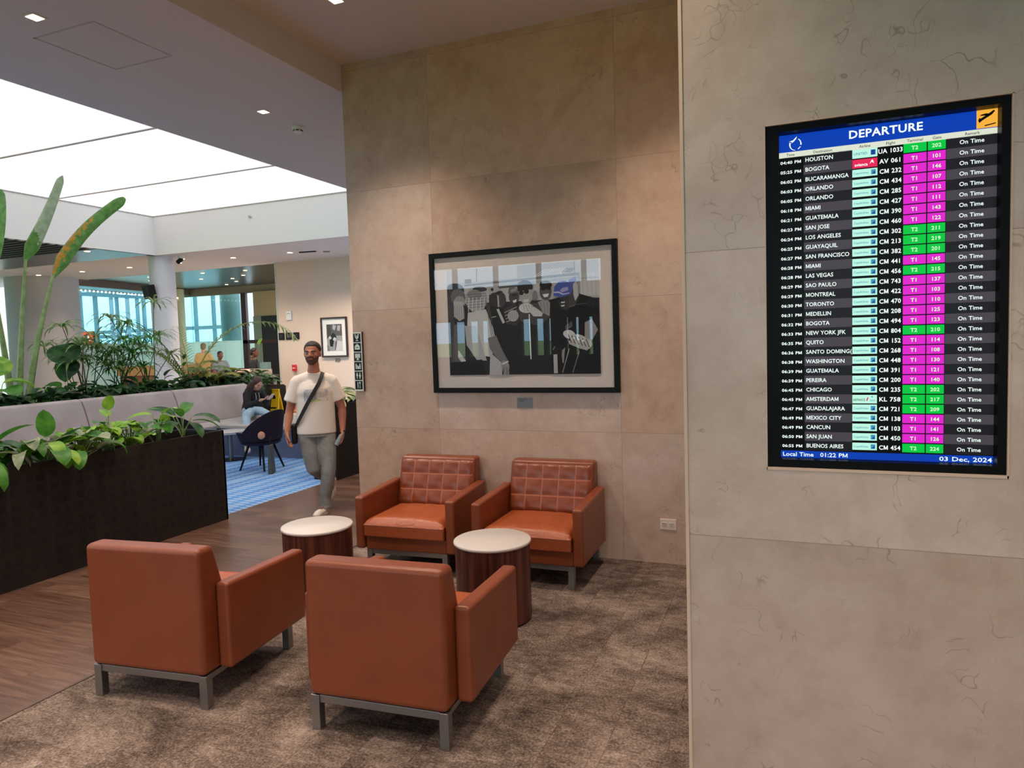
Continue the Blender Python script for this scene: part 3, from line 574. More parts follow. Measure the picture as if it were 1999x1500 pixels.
# ------------------------------------------------------------------ large framed photograph
def gray(g):
    c = g if isinstance(g, tuple) else (g, g, g+2 if g < 250 else g)
    return mat('print_%d_%d_%d' % c, c, .6, spec=.3)
def flat_print(name, parent, x0, z0, y, data, k=.001, dy=-.00012):
    mb = MB(); mats = []; 
    for i, (g, q) in enumerate(data):
        m = gray(g)
        if m not in mats: mats.append(m)
        pts = [(x0+q[j]*k, y+dy*(i+1), z0+q[j+1]*k) for j in range(0, len(q), 2)]
        # normals toward the room (-y)
        a = sum(pts[j][0]*pts[(j+1) % len(pts)][2]-pts[(j+1) % len(pts)][0]*pts[j][2] for j in range(len(pts)))
        if a < 0: pts = pts[::-1]
        mb.add(pts, [list(range(len(pts)))], mats.index(m))
    return mb.build(name, mats, parent)
def frame_bars(x0, x1, z0, z1, w_, y0, y1):
    """mitred frame"""
    mb = MB(); o = [(x0, z0), (x1, z0), (x1, z1), (x0, z1)]; i_ = [(x0+w_, z0+w_), (x1-w_, z0+w_), (x1-w_, z1-w_), (x0+w_, z1-w_)]
    for k in range(4):
        q = (k+1) % 4; mb.prism([o[k], o[q], i_[q], i_[k]][::-1], 1, y0, y1)
    return mb
fp = thing('framed_photograph', 'large black-framed black and white photograph of a laughing group on the marble wall', 'picture', (-2.037, YP, 1.316))
L_ = lambda x: x+2.037
Zz = lambda z: z-1.316
frame_bars(L_(-2.842), L_(-1.232), 0, Zz(2.488), .0415, -.045, -.002).build('frame', M['frame'], fp, bevel=.003)
MB().box((L_(-2.801), -.022, Zz(1.357)), (L_(-1.273), -.004, Zz(2.447))).build('mat_board', M['mat_board'], fp)
pr_ = MB().box((L_(-2.688), -.0235, Zz(1.464)), (L_(-1.381), -.022, Zz(2.343))).build('print', gray(188), fp)
flat_print('print_image', pr_, L_(-2.688), Zz(1.464), -.0236, PRINT, .001, -.00006)
MB().box((L_(-2.801), -.0385, Zz(1.357)), (L_(-1.273), -.0365, Zz(2.447))).build('glass', M['picglass'], fp)
# small framed photograph in the hall
sp = thing('framed_photograph', 'small dark-framed photograph behind the walking man on the back hall wall', 'picture', (-10.885, 14.905, 1.44))
frame_bars(-.40, .40, 0, 1.02, .04, -.05, -.002).build('frame', M['brown_frame'], sp, bevel=.004)
MB().box((-.365, -.02, .035), (.365, -.004, .985)).build('mat_board', M['white_wall'], sp)
sq = MB().box((-.23, -.023, .16), (.24, -.02, .84)).build('print', gray(150), sp)
flat_print('print_image', sq, -.23, .16, -.0232, [(90, [0, 400, 470, 380, 470, 680, 0, 680]), (70, [0, 300, 140, 420, 120, 680, 0, 680]), (170, [180, 560, 250, 520, 300, 640, 200, 670]), (168, [320, 520, 400, 500, 430, 640, 340, 650]),
   (40, [110, 380, 200, 470, 280, 400, 300, 330, 180, 300]), (30, [90, 120, 170, 100, 220, 260, 180, 330, 80, 280]), (200, [60, 320, 120, 300, 130, 360, 80, 380]), (190, [180, 280, 250, 240, 280, 330, 220, 350]),
   (196, [250, 0, 470, 0, 470, 240, 330, 260]), (60, [240, 20, 262, 20, 300, 240, 270, 240]), (120, [0, 0, 80, 0, 70, 120, 0, 160])], .001, -.0003)

# ------------------------------------------------------------------ pictogram strip on the wall's end
sg = thing('pictogram_sign', 'tall black strip of six white pictograms at the end of the marble wall', 'sign', (-3.602, YP, 1.330))
MB().box((-.046, -.024, 0), (.050, 0, .53)).build('backplate', mat('sign_side', (70, 62, 58), .5), sg, bevel=.003)
MB().box((-.046, -.027, .002), (.046, -.024, .528)).build('face', mat('sign_white', (226, 226, 218), .5), sg)
tile_m = [M['blackgloss'], mat('picto_white', (214, 226, 214), .5)]
def picto(k, mb):
    def P(*q): mb.add([(a*.001, -.0287, b*.001) for a, b in q], [list(range(len(q)))], 1)
    def Cc(x, z, rx, rz, n=14): P(*[(x+rx*math.cos(2*PI*i/n), z+rz*math.sin(2*PI*i/n)) for i in range(n)])
    def D(*q): mb.add([(a*.001, -.0291, b*.001) for a, b in q], [list(range(len(q)))], 0)
    if k == 0:
        P((-22, 18), (22, 18), (16, 0), (4, -12), (-4, -12), (-16, 0)); P((-3, -12), (3, -12), (3, -22), (-3, -22)); P((-14, -28), (14, -28), (14, -22), (-14, -22)); P((-22, 22), (-12, 22), (-10, 32), (-24, 32)); P((0, 22), (20, 22), (24, 32), (8, 30)); D((-14, 10), (14, 10), (14, 13), (-14, 13))
    if k == 1:
        P((-26, -20), (26, -20), (26, 10), (16, 22), (-16, 22), (-26, 10)); D((-14, 2), (14, 2), (10, -4), (-10, -4)); P((-12, 24), (12, 24), (8, 30), (-8, 30))
    if k == 2:
        P((-27, -12), (27, -12), (27, 28), (-27, 28)); D((-22, -6), (22, -6), (22, -3), (-22, -3)); P((-10, -26), (10, -26), (6, -12), (-6, -12)); P((-18, -30), (18, -30), (18, -26), (-18, -26)); D((-20, 18), (20, 18), (20, 20), (-20, 20))
    if k == 3:
        for x, h in ((-20, 1), (20, 1), (-4, .62), (6, .5)): Cc(x, -24+44*h, 5, 5*1); P((x-6, -24+38*h), (x+6, -24+38*h), (x+5, -24), (x-5, -24))
    if k == 4:
        Cc(-14, 24, 6, 6); P((-23, 16), (-5, 16), (-6, -4), (-10, -4), (-10, -28), (-18, -28), (-18, -4), (-22, -4)); Cc(15, 24, 6, 6); P((10, 16), (20, 16), (27, -6), (20, -6), (20, -28), (10, -28), (10, -6), (3, -6))
    if k == 5:
        P((-13, -28), (-7, -28), (-6, 4), (-4, 28), (-16, 28), (-14, 4)); Cc(11, 20, 8, 11); P((8, -28), (14, -28), (13, 12), (9, 12)); D((-12, 14), (-11, 14), (-11, 28), (-12, 28)); D((-9, 14), (-8, 14), (-8, 28), (-9, 28))
for k in range(6):
    z = .530-.008-.0845*(k+.5)-.003
    mb = MB().box((-.038, -.0285, -.038), (.038, -.0265, .038)); picto(k, mb)
    mb.build('pictogram_tile', tile_m, sg, loc=(0, 0, z))

# ------------------------------------------------------------------ departures board
def scr(name, rgb, e=1.0):
    """screen colour: emits, hardly reflects"""
    if name in _mc: return _mc[name]
    m = bpy.data.materials.new(name); m.use_nodes = True; b = m.node_tree.nodes['Principled BSDF']
    b.inputs['Base Color'].default_value = (.004, .004, .004, 1); b.inputs['Roughness'].default_value = .3; b.inputs['Specular IOR Level'].default_value = .08
    b.inputs['Emission Color'].default_value = (*s2l(rgb), 1); b.inputs['Emission Strength'].default_value = e; _mc[name] = m; return m
SM = [scr('screen_black', (5, 5, 6)), scr('screen_dark', (30, 29, 34)), scr('screen_grey', (72, 67, 74)), scr('screen_white', (240, 255, 248), 1.1), scr('screen_green', (0, 200, 66)), scr('screen_magenta', (226, 36, 206)),
      scr('screen_mint', (190, 248, 226)), scr('screen_blue', (8, 62, 178)), scr('screen_header', (222, 228, 208)), scr('screen_ink', (60, 66, 62)), scr('screen_red', (232, 40, 86)), scr('screen_teal', (70, 150, 180)), scr('screen_amber', (248, 178, 62)), scr('screen_gate', (214, 255, 206), 1.0), scr('screen_navy', (18, 70, 150))]
BK, DK, GY, WH, GN, MG, MT, BL, HD, INK, RD, TL, AM, GT, NV = range(15)
yb = YS+.058
bd = thing('departure_board', 'tall flight departures screen in a black frame set into the right-hand marble wall', 'screen', (.2815, yb, 1.295))
ox = .2815
bz = MB()
ax0, ax1, az0, az1 = -.042-ox, .605-ox, 0, 2.433-1.295
q0, q1, q2, q3 = nx0+.0035-ox, nx1-.0045-ox, nz0+.0095-1.295, nz1-.0035-1.295
bz.box((q0, -.050, q2), (ax0, .06, q3)).box((ax1, -.050, q2), (q1, .06, q3)).box((ax0, -.050, q2), (ax1, .06, az0)).box((ax0, -.050, az1), (ax1, .06, q3))
bz.build('bezel', mat('bezel_black', (9, 9, 10), .4, spec=.1), bd)
MB().box((ax0, 0, az0), (ax1, .05, az1)).build('display_panel', SM[BK], bd)
def rect(mb, a, b, c, d, mi, lay=1): y = -.0012*lay/2; mb.add([(a-ox, y, c), (b-ox, y, c), (b-ox, y, d), (a-ox, y, d)], [(0, 1, 2, 3)], mi)
EX, EZ = V((1, 0, 0)), V((0, 0, 1))
def tx(mb, s, x, z, cap, mi, al='l', bold=True, width=None, lay=2, sq=1.0): text(mb, s, (x-ox, -.0012*lay/2, z-cap/2), EX, EZ, cap, mi, al, bold, width, sq)
h = MB(); rect(h, -.042, .605, 1.079, 1.138, BL)
tx(h, 'DEPARTURE', .178, 1.113, .027, WH, 'l', True, .222)
rect(h, .548, .605, 1.081, 1.138, AM, 2)
def P3(mb, pts, mi, lay=3): mb.add([(a-ox, -.0012*lay/2, z) for a, z in pts], [list(range(len(pts)))], mi)
P3(h, [(.556, 1.098), (.562, 1.104), (.590, 1.121), (.598, 1.131), (.594, 1.134), (.584, 1.127), (.560, 1.112), (.552, 1.106)], BK)
P3(h, [(.556, 1.120), (.561, 1.124), (.574, 1.126), (.584, 1.124), (.578, 1.119)], BK)
P3(h, [(.566, 1.105), (.572, 1.107), (.584, 1.092), (.578, 1.092)], BK) if False else None
P3(h, [(.552, 1.108), (.556, 1.114), (.558, 1.114), (.559, 1.108)], BK)
P3(h, [(.570, 1.086), (.600, 1.091), (.600, 1.0945), (.570, 1.0895)], BK)
# white ring of strokes with a bird on the left of the header
cx, cz = .011, 1.103
def arc(a0, a1, r0, r1, t0, t1):
    n = 8; o = []; i_ = []
    for k in range(n+1):
        f = k/n; a = math.radians(a0+(a1-a0)*f); ww = t0+(t1-t0)*f
        o.append((cx+(r0+ww)*math.cos(a), cz+(r1+ww)*math.sin(a))); i_.append((cx+(r0-ww)*math.cos(a), cz+(r1-ww)*math.sin(a)))
    for k in range(n): P3(h, [i_[k], i_[k+1], o[k+1], o[k]][::-1], WH)
arc(60, -10, .018, .020, .001, .0022); arc(160, 270, .018, .020, .0024, .0006)
P3(h, [(.018, 1.086), (.026, 1.094), (.029, 1.094), (.021, 1.085)], WH)
P3(h, [(-.010, 1.114), (.004, 1.118), (.016, 1.130), (.014, 1.122), (.006, 1.113), (-.002, 1.108), (.000, 1.113)], WH)
h.build('title_bar', SM, bd)
h = MB(); rect(h, -.042, .605, 1.060, 1.079, HD)
for s_, x, al in (('Time', -.005, 'c'), ('Destination', .098, 'c'), ('Airline', .228, 'c'), ('Flight', .305, 'c'), ('Terminal', .376, 'c'), ('Gate', .439, 'c'), ('Remark', .537, 'c')): tx(h, s_, x, 1.0695, .0094, INK, al, False)
h.build('column_header', SM, bd)
FL = '''04:40|HOUSTON|UA 1033|T2|202
05:25|BOGOTA|AV 061|T1|101
06:02|BUCARAMANGA|CM 232|T1|146
06:03|ORLANDO|CM 434|T1|107
06:05|ORLANDO|CM 285|T1|112
06:18|MIAMI|CM 427|T1|111
06:21|GUATEMALA|CM 390|T1|143
06:23|SAN JOSE|CM 460|T1|122
06:24|LOS ANGELES|CM 302|T2|211
06:25|GUAYAQUIL|CM 213|T2|219
06:27|SAN FRANCISCO|CM 382|T2|201
06:28|MIAMI|CM 441|T1|145
06:28|LAS VEGAS|CM 456|T2|215
06:29|SAO PAULO|CM 743|T1|137
06:29|MONTREAL|CM 422|T1|103
06:30|TORONTO|CM 470|T1|110
06:31|MEDELLIN|CM 208|T1|125
06:32|BOGOTA|CM 494|T1|123
06:33|NEW YORK JFK|CM 804|T2|210
06:35|QUITO|CM 152|T1|114
06:36|SANTO DOMING(|CM 268|T1|108
06:38|WASHINGTON|CM 448|T1|130
06:39|GUATEMALA|CM 391|T1|121
06:39|PEREIRA|CM 200|T1|140
06:45|CHICAGO|CM 235|T2|202
06:45|AMSTERDAM|KL 758|T2|217
06:47|GUADALAJARA|CM 721|T2|209
06:49|MEXICO CITY|CM 138|T1|144
06:49|CANCUN|CM 103|T1|141
06:50|SAN JUAN|CM 450|T1|126
06:55|BUENOS AIRES|CM 454|T2|224'''.split('\n')
p_ = .03338
for i, row in enumerate(FL):
    tm, de, fl_, te, ga = row.split('|'); z = 2.3405-1.295-p_*i; hh = .0148; m = MB()
    rect(m, -.042, .036, z-.0155, z+.0155, BK); rect(m, .037, .189, z-.0163, z+.0163, GY if i % 2 else DK)
    tx(m, tm+' PM', -.038, z-.002, .0105, WH, 'l', True, .068); tx(m, de, .042, z+.0005, .0142, WH, 'l', False, None, sq=.93)
    if fl_[:2] == 'UA':
        rect(m, .190, .266, z-hh, z+.0145, MT, 2); tx(m, 'UNITED', .194, z, .0085, TL, 'l', False, .042, 3); rect(m, .246, .260, z-.008, z+.009, NV, 3)
    elif fl_[:2] == 'AV':
        rect(m, .190, .266, z-hh, z+.0145, RD, 2); tx(m, 'avianca', .197, z-.003, .0105, WH, 'l', True, .040, 3); P3(m, [(.242, z-.004), (.249, z+.009), (.252, z+.009), (.256, z-.003), (.249, z+.002)], WH)
    elif fl_[:2] == 'KL':
        rect(m, .190, .266, z-hh, z+.0145, MT, 2); tx(m, 'AIRFRANCE', .192, z-.002, .0085, INK, 'l', False, .038, 3); P3(m, [(.233, z-.006), (.237, z-.006), (.240, z+.006), (.236, z+.006)], RD); tx(m, 'KLM', .245, z-.004, .0070, TL, 'l', False, .015, 3); rect(m, .249, .254, z+.006, z+.010, TL, 3)
    else:
        rect(m, .190, .266, z-.0105, z+.0145, MT, 2); tx(m, 'CopaAirlines', .194, z+.002, .0072, TL, 'l', False, .046, 3)
        rect(m, .247, .261, z-.006, z+.010, TL, 3); P3(m, [(.249, z-.004), (.259, z-.004), (.259, z+.006)], NV, 4)
    tx(m, fl_, .305, z, .0150, WH, 'c', True, .066 if len(fl_) < 7 else .074)
    col = GN if te == 'T2' else MG
    rect(m, .343, .4095, z-hh, z+hh, col); rect(m, .4130, .4640, z-hh, z+hh, col)
    tx(m, te, .376, z, .0128, GT, 'c', True); tx(m, ga, .4385, z, .0126, GT, 'c', True)
    rect(m, .4655, .605, z-.0163, z+.0163, GY if i % 2 else DK); tx(m, 'On Time', .536, z, .0135, WH, 'c', False)
    m.build('flight_row', SM, bd)
h = MB(); rect(h, -.042, .605, 0, .0245, BL)
tx(h, 'Local Time', -.037, .0125, .0148, WH, 'l', False, .103); tx(h, '01:22 PM', .087, .0125, .0148, WH, 'l', False, .089); tx(h, '03 Dec, 2024', .602, .0115, .0150, WH, 'r', False, .150)
h.build('time_bar', SM, bd)

# ------------------------------------------------------------------ armchairs
def quilt_lines(n, a, b, s=.006):
    """parameters with a narrow strip at each inner seam"""
    out = [a]
    for i in range(n):
        u0, u1 = a+(b-a)*i/n, a+(b-a)*(i+1)/n
        lo = u0+(s if i else 0); hi = u1-(s if i < n-1 else 0)
        for k in range(0, 7):
            v = lo+(hi-lo)*k/6
            if v > out[-1]+1e-5: out.append(v)
    return out
def make_chair(label):
    t = thing('armchair', label, 'armchair', (0, 0, 0), 0, 'orange leather armchairs')
    mb = MB().prism([(-.03, .165), (.16, .165), (.215, .28), (.19, .42), (.085, .79), (-.03, .79)][::-1], 0, -.342, .342)
    bk = mb.build('backrest', M['leather'], t, bevel=.028, seg=4)
    nx, nz = 5, 3; us = quilt_lines(nx, -.335, .335, .0038); vs = quilt_lines(nz, .0, 1.0, .014)
    def f(u, v):
        fu = (u+.335)/.67*nx % 1; fv = v*nz % 1
        edge = min(1, (.335-abs(u))/.03)*min(1, v/.05+.2)*min(1, (1-v)/.05)
        puff = (max(0, 4*fu*(1-fu))**.35)*(max(0, 4*fv*(1-fv))**.35)
        y = .206+(.094-.206)*v; z = .40+(.782-.40)*v
        d = -.022+.036*max(0, edge)**.5*(.38+.62*puff)
        return V((u, y+d*.95, z+d*.3-.006*v))
    q = MB().grid(f, us, vs)
    for j in range(len(vs)-1):
        for i in range(len(us)-1):
            if .0065 < us[i+1]-us[i] < .009 or .024 < vs[j+1]-vs[j] < .032: q.m[j*(len(us)-1)+i] = 1
    q.f = [fc[::-1] for fc in q.f]
    q.build('quilted_panel', [M['leather'], M['seam']], t, smooth=True)
    for s in (-1, 1):
        a, b = sorted((s*.342, s*.418))
        MB().prism([(.07, .172), (.735, .172), (.735, .575), (.07, .603)][::-1], 0, a, b).build('armrest', M['leather'], t, bevel=.018, seg=4)
    # cushion: rounded box with shallow seat seams
    us = quilt_lines(5, -.335, .335); 
    def top(u, v):
        fu = (u+.335)/.67*5 % 1
        ed = min(1, (.336-abs(u))/.05, (v-.19)/.05, (.755-v)/.06); ed = max(0, ed)
        z = .365+.048*ed**.45+.006*(max(0, 4*fu*(1-fu))**.4-1)*(1 if v < .6 else max(0, (.68-v)/.08))+.012*(1-((u/.335)**2))*ed
        return V((u, v, z))
    vv = [.19+(.755-.19)*k/22 for k in range(23)]
    cu = MB().grid(top, us, vv)
    cu.box((-.334, .19, .275), (.334, .752, .366))
    cu.build('seat_cushion', M['seat'], t, smooth=True, angle=50, bevel=.012)
    MB().box((-.34, .10, .166), (.34, .715, .275)).build('seat_rail', M['leather'], t, bevel=.012)
    for sx in (-.318, .318):
        for y in (.0, .682): MB().box((sx-.022, y-.022, 0), (sx+.022, y+.022, .1655)).build('leg', M['steel'], t, bevel=.003)
    fr = MB().box((-.30, -.015, .128), (.30, .015, .165)).box((-.30, .667, .128), (.30, .697, .165)).box((-.333, .0, .135), (-.303, .68, .165)).box((.303, .0, .135), (.333, .68, .165))
    fr.build('base_frame', M['steel'], t, bevel=.003)
    return t
ch = make_chair('orange leather armchair seen from behind, nearest the black planter')
ch.location = (-2.98, 2.448, 0); ch.rotation_euler = (0, 0, math.radians(6.2))
dup(ch, (-1.71, 2.54, 0), math.radians(3.9), 'orange leather armchair seen from behind, in front of the white-topped drum table')
dup(ch, (-2.775, 5.215, 0), math.radians(180+3.2), 'orange quilted armchair against the marble wall, next to the walkway')
dup(ch, (-1.765, 5.225, 0), math.radians(180+1.0), 'orange quilted armchair against the marble wall, next to the power outlet')

# ------------------------------------------------------------------ drum tables
def drum(label, loc):
    t = thing('drum_table', label, 'side table', loc, 0, 'round drum side tables')
    MB().lathe([(.222, 0), (.222, .012), (.236, .014), (.236, .482)], 64).build('drum', M['veneer'], t, smooth=True, angle=40)
    MB().lathe([(.236, .482), (.243, .485), (.245, .492), (.243, .5), (.238, .503)], 64).build('tabletop', M['white_top'], t, smooth=True, angle=60)
    return t
d1 = drum('walnut drum side table with white round top beside the walkway', (-3.091, 3.926, 0))
dup(d1, (-1.761, 3.938, 0), .7, 'walnut drum side table with white round top in front of the quilted armchairs')
# ------------------------------------------------------------------ banquette, low tables and shell chairs
def fabric(name, a, b):
    t = NT(name, rough=.8, spec=.2); t.color(t.ramp(t.noise(t.pos(), 3, 2), [(.3, a), (.7, b)])); return t.m
M['taupe'] = fabric('taupe_upholstery', (186, 170, 166), (202, 187, 183)); M['slate'] = fabric('slate_blue_upholstery', (98, 107, 132), (110, 119, 144))
M['greyseat'] = fabric('pale_grey_upholstery', (176, 168, 164), (192, 184, 180)); M['shell'] = fabric('plum_navy_shell', (36, 30, 44), (46, 40, 56))
bq = thing('banquette', 'long taupe upholstered bench along the planter with a slate blue base', 'bench', (-9.4, 7.0, 0))
edges = [2.0, 3.9, 5.6, 6.95, 8.55, 10.25]
for a, b in zip(edges, edges[1:]):
    MB().prism([(-.30, .5), (.10, .5), (-.04, .93), (-.10, 1.06), (-.17, 1.085), (-.30, 1.06)], 1, a+.006-7, b-.006-7).build('back_cushion', M['taupe'], bq, bevel=.02)
MB().box((-.30, -5, 0), (-.17, 3.25, .5)).build('back_base', M['slate'], bq)
MB().box((-.2, -5, .40), (.66, 1.69, .5)).build('seat_pad', M['greyseat'], bq, bevel=.02)
MB().box((-.2, 1.70, .44), (2.95, 3.2, .505)).build('seat_pad', M['greyseat'], bq, bevel=.02)
MB().box((-.17, -5, .0), (.6, 1.74, .40)).box((-.17, 1.74, 0), (2.92, 3.18, .44)).build('base', M['slate'], bq)

def low_table(label, loc, top=.37):
    t = thing('low_table', label, 'table', loc, 0, 'white low tables')
    MB().lathe([(.24, .42), (.265, .425), (.265, .455), (.255, .46)], 40).build('tabletop', M['white_top'], t, smooth=True, angle=50)
    MB().lathe([(.035, .012), (.035, .42)], 16).build('pole', M['steel'], t, smooth=True, angle=50)
    MB().lathe([(.22, 0), (.22, .010), (.05, .016)], 32).build('foot_plate', M['blackgloss'], t, smooth=True, angle=50)
    return t
lt = low_table('white low table beside the dark shell chair, in front of the taupe bench', (-8.2, 8.40, 0))
dup(lt, (-8.75, 10.75, 0), 0, 'white low table half hidden behind the walking man')

def shell_chair(label, loc, rz):
    """low lounge chair: wrap-around shell, four splayed legs"""
    t = thing('shell_chair', label, 'chair', loc, rz, 'dark shell chairs')
    mb = MB(); nA, nZ = 28, 8; rows = []
    def P(a, k, r):      # a: angle around, back at 180+90 deg (local -y)
        f = k/nZ; rise = max(0, math.cos(a))**.8
        top = .56+.30*rise; z = .43+(top-.43)*f
        rr = r+.05*f
        return V((rr*math.sin(a)*1.08, -rr*math.cos(a), z))
    A = [math.radians(-118+236*i/nA) for i in range(nA+1)]
    out = [[P(a, k, .285) for a in A] for k in range(nZ+1)]; inn = [[P(a, k, .255) for a in A] for k in range(nZ+1)]
    n = nA+1; vs = [p for r in out for p in r]+[p for r in inn for p in r]; off = n*(nZ+1); fs = []
    for k in range(nZ):
        for i in range(nA):
            fs.append((k*n+i, k*n+i+1, (k+1)*n+i+1, (k+1)*n+i)); fs.append((off+k*n+i+1, off+k*n+i, off+(k+1)*n+i, off+(k+1)*n+i+1))
    for i in range(nA): fs.append((nZ*n+i, nZ*n+i+1, off+nZ*n+i+1, off+nZ*n+i)); fs.append((i+1, i, off+i, off+i+1))
    for i in (0, nA):
        for k in range(nZ):
            q = (k*n+i, (k+1)*n+i, off+(k+1)*n+i, off+k*n+i); fs.append(q if i else q[::-1])
    mb.add(vs, fs); mb.build('back_shell', M['shell'], t, smooth=True, angle=50)
    MB().lathe([(.02, .36), (.24, .365), (.275, .39), (.275, .415), (.25, .445), (.1, .45)], 36).build('seat', M['shell'], t, smooth=True, angle=50)
    for a in (45, 135, 225, 315):
        a = math.radians(a); c_, s_ = math.cos(a), math.sin(a)
        MB().ring((.16*c_, .16*s_, .372), (.30*c_, .30*s_, 0), .02, .013, 10).build('leg', M['black'], t, smooth=True, angle=50)
    return t
sc = shell_chair('dark plum shell chair with a peach disc on its back beside the white low table', (-7.12, 7.88, 0), math.radians(92))
pd = MB().lathe([(.04, 0), (.050, .006), (.04, .012)], 24)
pd.v = [V((p.x, -p.z, p.y*1.12)) for p in pd.v]
a_ = math.radians(-46); pd.build('back_disc', mat('peach_wood', (232, 168, 138), .5), sc, smooth=True, loc=(.31*math.sin(a_)*1.08, -.312*math.cos(a_), .52)).rotation_euler = (0, 0, a_)
s2 = dup(sc, (-7.45, 7.0, 0), math.radians(-70), 'dark shell chair mostly hidden behind the planter foliage')
tb = thing('tote_bag', 'slim grey tapered bag standing by the front leg of the dark shell chair', 'bag', (-6.72, 7.62, 0), .5)
bg_ = MB(); bg_.prism([(-.035, .0), (.035, .0), (.02, .40), (-.02, .40)], 1, -.09, .09); bg_.build('body', mat('bag_grey', (74, 80, 80), .7), tb, bevel=.012)
MB().tube([(0, -.05, .39), (0, -.045, .47), (0, 0, .50), (0, .045, .47), (0, .05, .39)], .006).build('handle', M['black'], tb, smooth=True)

# ------------------------------------------------------------------ planters
def painted_cutouts(mb, x, y0, y1, z0, rows, pitch, mi):
    """dark four-petal faces painted as shaded openings on a solid panel facing +x"""
    ny = int((y1-y0)/pitch)
    for i in range(ny):
        for j in range(rows):
            cy = y0+pitch*(i+.5); cz = z0+pitch*(j+.5)
            if cz > .86: continue
            for k in range(4):
                a = PI/4+k*PI/2; ca, sa = math.cos(a), math.sin(a)
                pts = [(0.016, 0), (.055, .027), (.092, .008), (.096, -.014), (.066, -.033)]
                q = [(x, cy+(u*ca-v*sa)*pitch/.2, cz+(u*sa+v*ca)*pitch/.2) for u, v in pts]
                mb.add(q, [list(range(5))[::-1] if False else list(range(5))], mi)
pl = thing('planter_box', 'long black planter with a cut-out petal pattern beside the walkway', 'planter', (-5.67, 4.0, 0))
b = MB(); x0, x1, y0, y1, zt = -.28, .28, -5.0, 1.44, .92
b.box((x0, y0, 0), (x0+.02, y1, zt)).box((x1-.02, y0, 0), (x1, y1, zt)).box((x0, y0, 0), (x1, y0+.02, zt)).box((x0, y1-.02, 0), (x1, y1, zt))
b.box((x0+.01, y0+.01, 0), (x1-.01, y1-.01, .02))
painted_cutouts(b, x1+.0012, y1-.2*24-.02, y1-.02, .06, 4, .2, 1); b.build('box', [M['planter'], M['dark']], pl)
def soil():
    t = NT('soil', rough=.95, spec=.1); t.color(t.ramp(t.noise(t.pos(), 60, 3), [(.3, (34, 26, 22)), (.7, (74, 56, 46))])); return t.m
M['soil'] = soil()
MB().box((x0+.02, y0+.02, .8), (x1-.02, y1-.02, .84)).build('soil', M['soil'], pl)
p2 = thing('planter_box', 'black planter at the hall entrance behind the walking man', 'planter', (-5.65, 9.0, 0))
b = MB().box((-.18, -1.6, 0), (.18, 1.6, .9)).box((-.18, -1.6, .9), (-.16, 1.6, .98)).box((.16, -1.6, .9), (.18, 1.6, .98)).box((-.18, -1.6, .9), (.18, -1.58, .98)).box((-.18, 1.58, .9), (.18, 1.6, .98))
b.build('box', M['black'], p2); MB().box((-.16, -1.58, .9), (.16, 1.58, .92)).build('soil', M['soil'], p2)
p3 = thing('planter_box', 'long planter box running behind the taupe bench', 'planter', (-10.3, 7.0, 0))
MB().box((-.55, -5, 0), (.55, 4.6, .95)).build('box', M['black'], p3); MB().box((-.53, -4.98, .95), (.53, 4.58, .97)).build('soil', M['soil'], p3)

# ------------------------------------------------------------------ plants
def leafmat(name, a, b, c=None, trans=.3):
    m = bpy.data.materials.new(name); m.use_nodes = True; t = m.node_tree; bs = t.nodes['Principled BSDF']; bs.inputs['Roughness'].default_value = .42; bs.inputs['Specular IOR Level'].default_value = .4
    tc = t.nodes.new('ShaderNodeTexCoord'); no = t.nodes.new('ShaderNodeTexNoise'); no.inputs['Scale'].default_value = 11; no.inputs['Detail'].default_value = 3; t.links.new(tc.outputs['Object'], no.inputs['Vector'])
    rp = t.nodes.new('ShaderNodeValToRGB'); e = rp.color_ramp.elements; e[0].position = .35; e[0].color = (*s2l(a), 1); e[1].position = .65; e[1].color = (*s2l(b), 1); t.links.new(no.outputs[0], rp.inputs[0])
    t.links.new(rp.outputs[0], bs.inputs['Base Color']); tr = t.nodes.new('ShaderNodeBsdfTranslucent'); t.links.new(rp.outputs[0], tr.inputs[0])
    mx = t.nodes.new('ShaderNodeMixShader'); mx.inputs[0].default_value = trans; t.links.new(bs.outputs[0], mx.inputs[1]); t.links.new(tr.outputs[0], mx.inputs[2]); t.links.new(mx.outputs[0], t.nodes['Material Output'].inputs[0])
    _mc[name] = m; return m
G = dict(bright=leafmat('leaf_bright', (104, 158, 40), (158, 198, 72)), mid=leafmat('leaf_mid', (52, 112, 36), (88, 150, 52)), dark=leafmat('leaf_dark', (34, 74, 38), (62, 108, 54)),
         deep=leafmat('leaf_deep', (34, 58, 40), (70, 98, 70)), silver=leafmat('leaf_silver', (120, 138, 104), (186, 192, 164)), palm=leafmat('leaf_palm', (96, 132, 70), (150, 172, 110)), gold=leafmat('leaf_gold', (150, 150, 66), (190, 178, 92)),
         bird=leafmat('leaf_bird', (70, 122, 44), (104, 152, 70)), rust=leafmat('leaf_rust', (140, 130, 40), (206, 142, 40)), pale=leafmat('leaf_pale', (200, 212, 150), (224, 226, 190)), stem=leafmat('leaf_stem', (120, 146, 84), (150, 170, 108), trans=.05), under=leafmat('leaf_underside', (140, 160, 128), (168, 184, 154)))
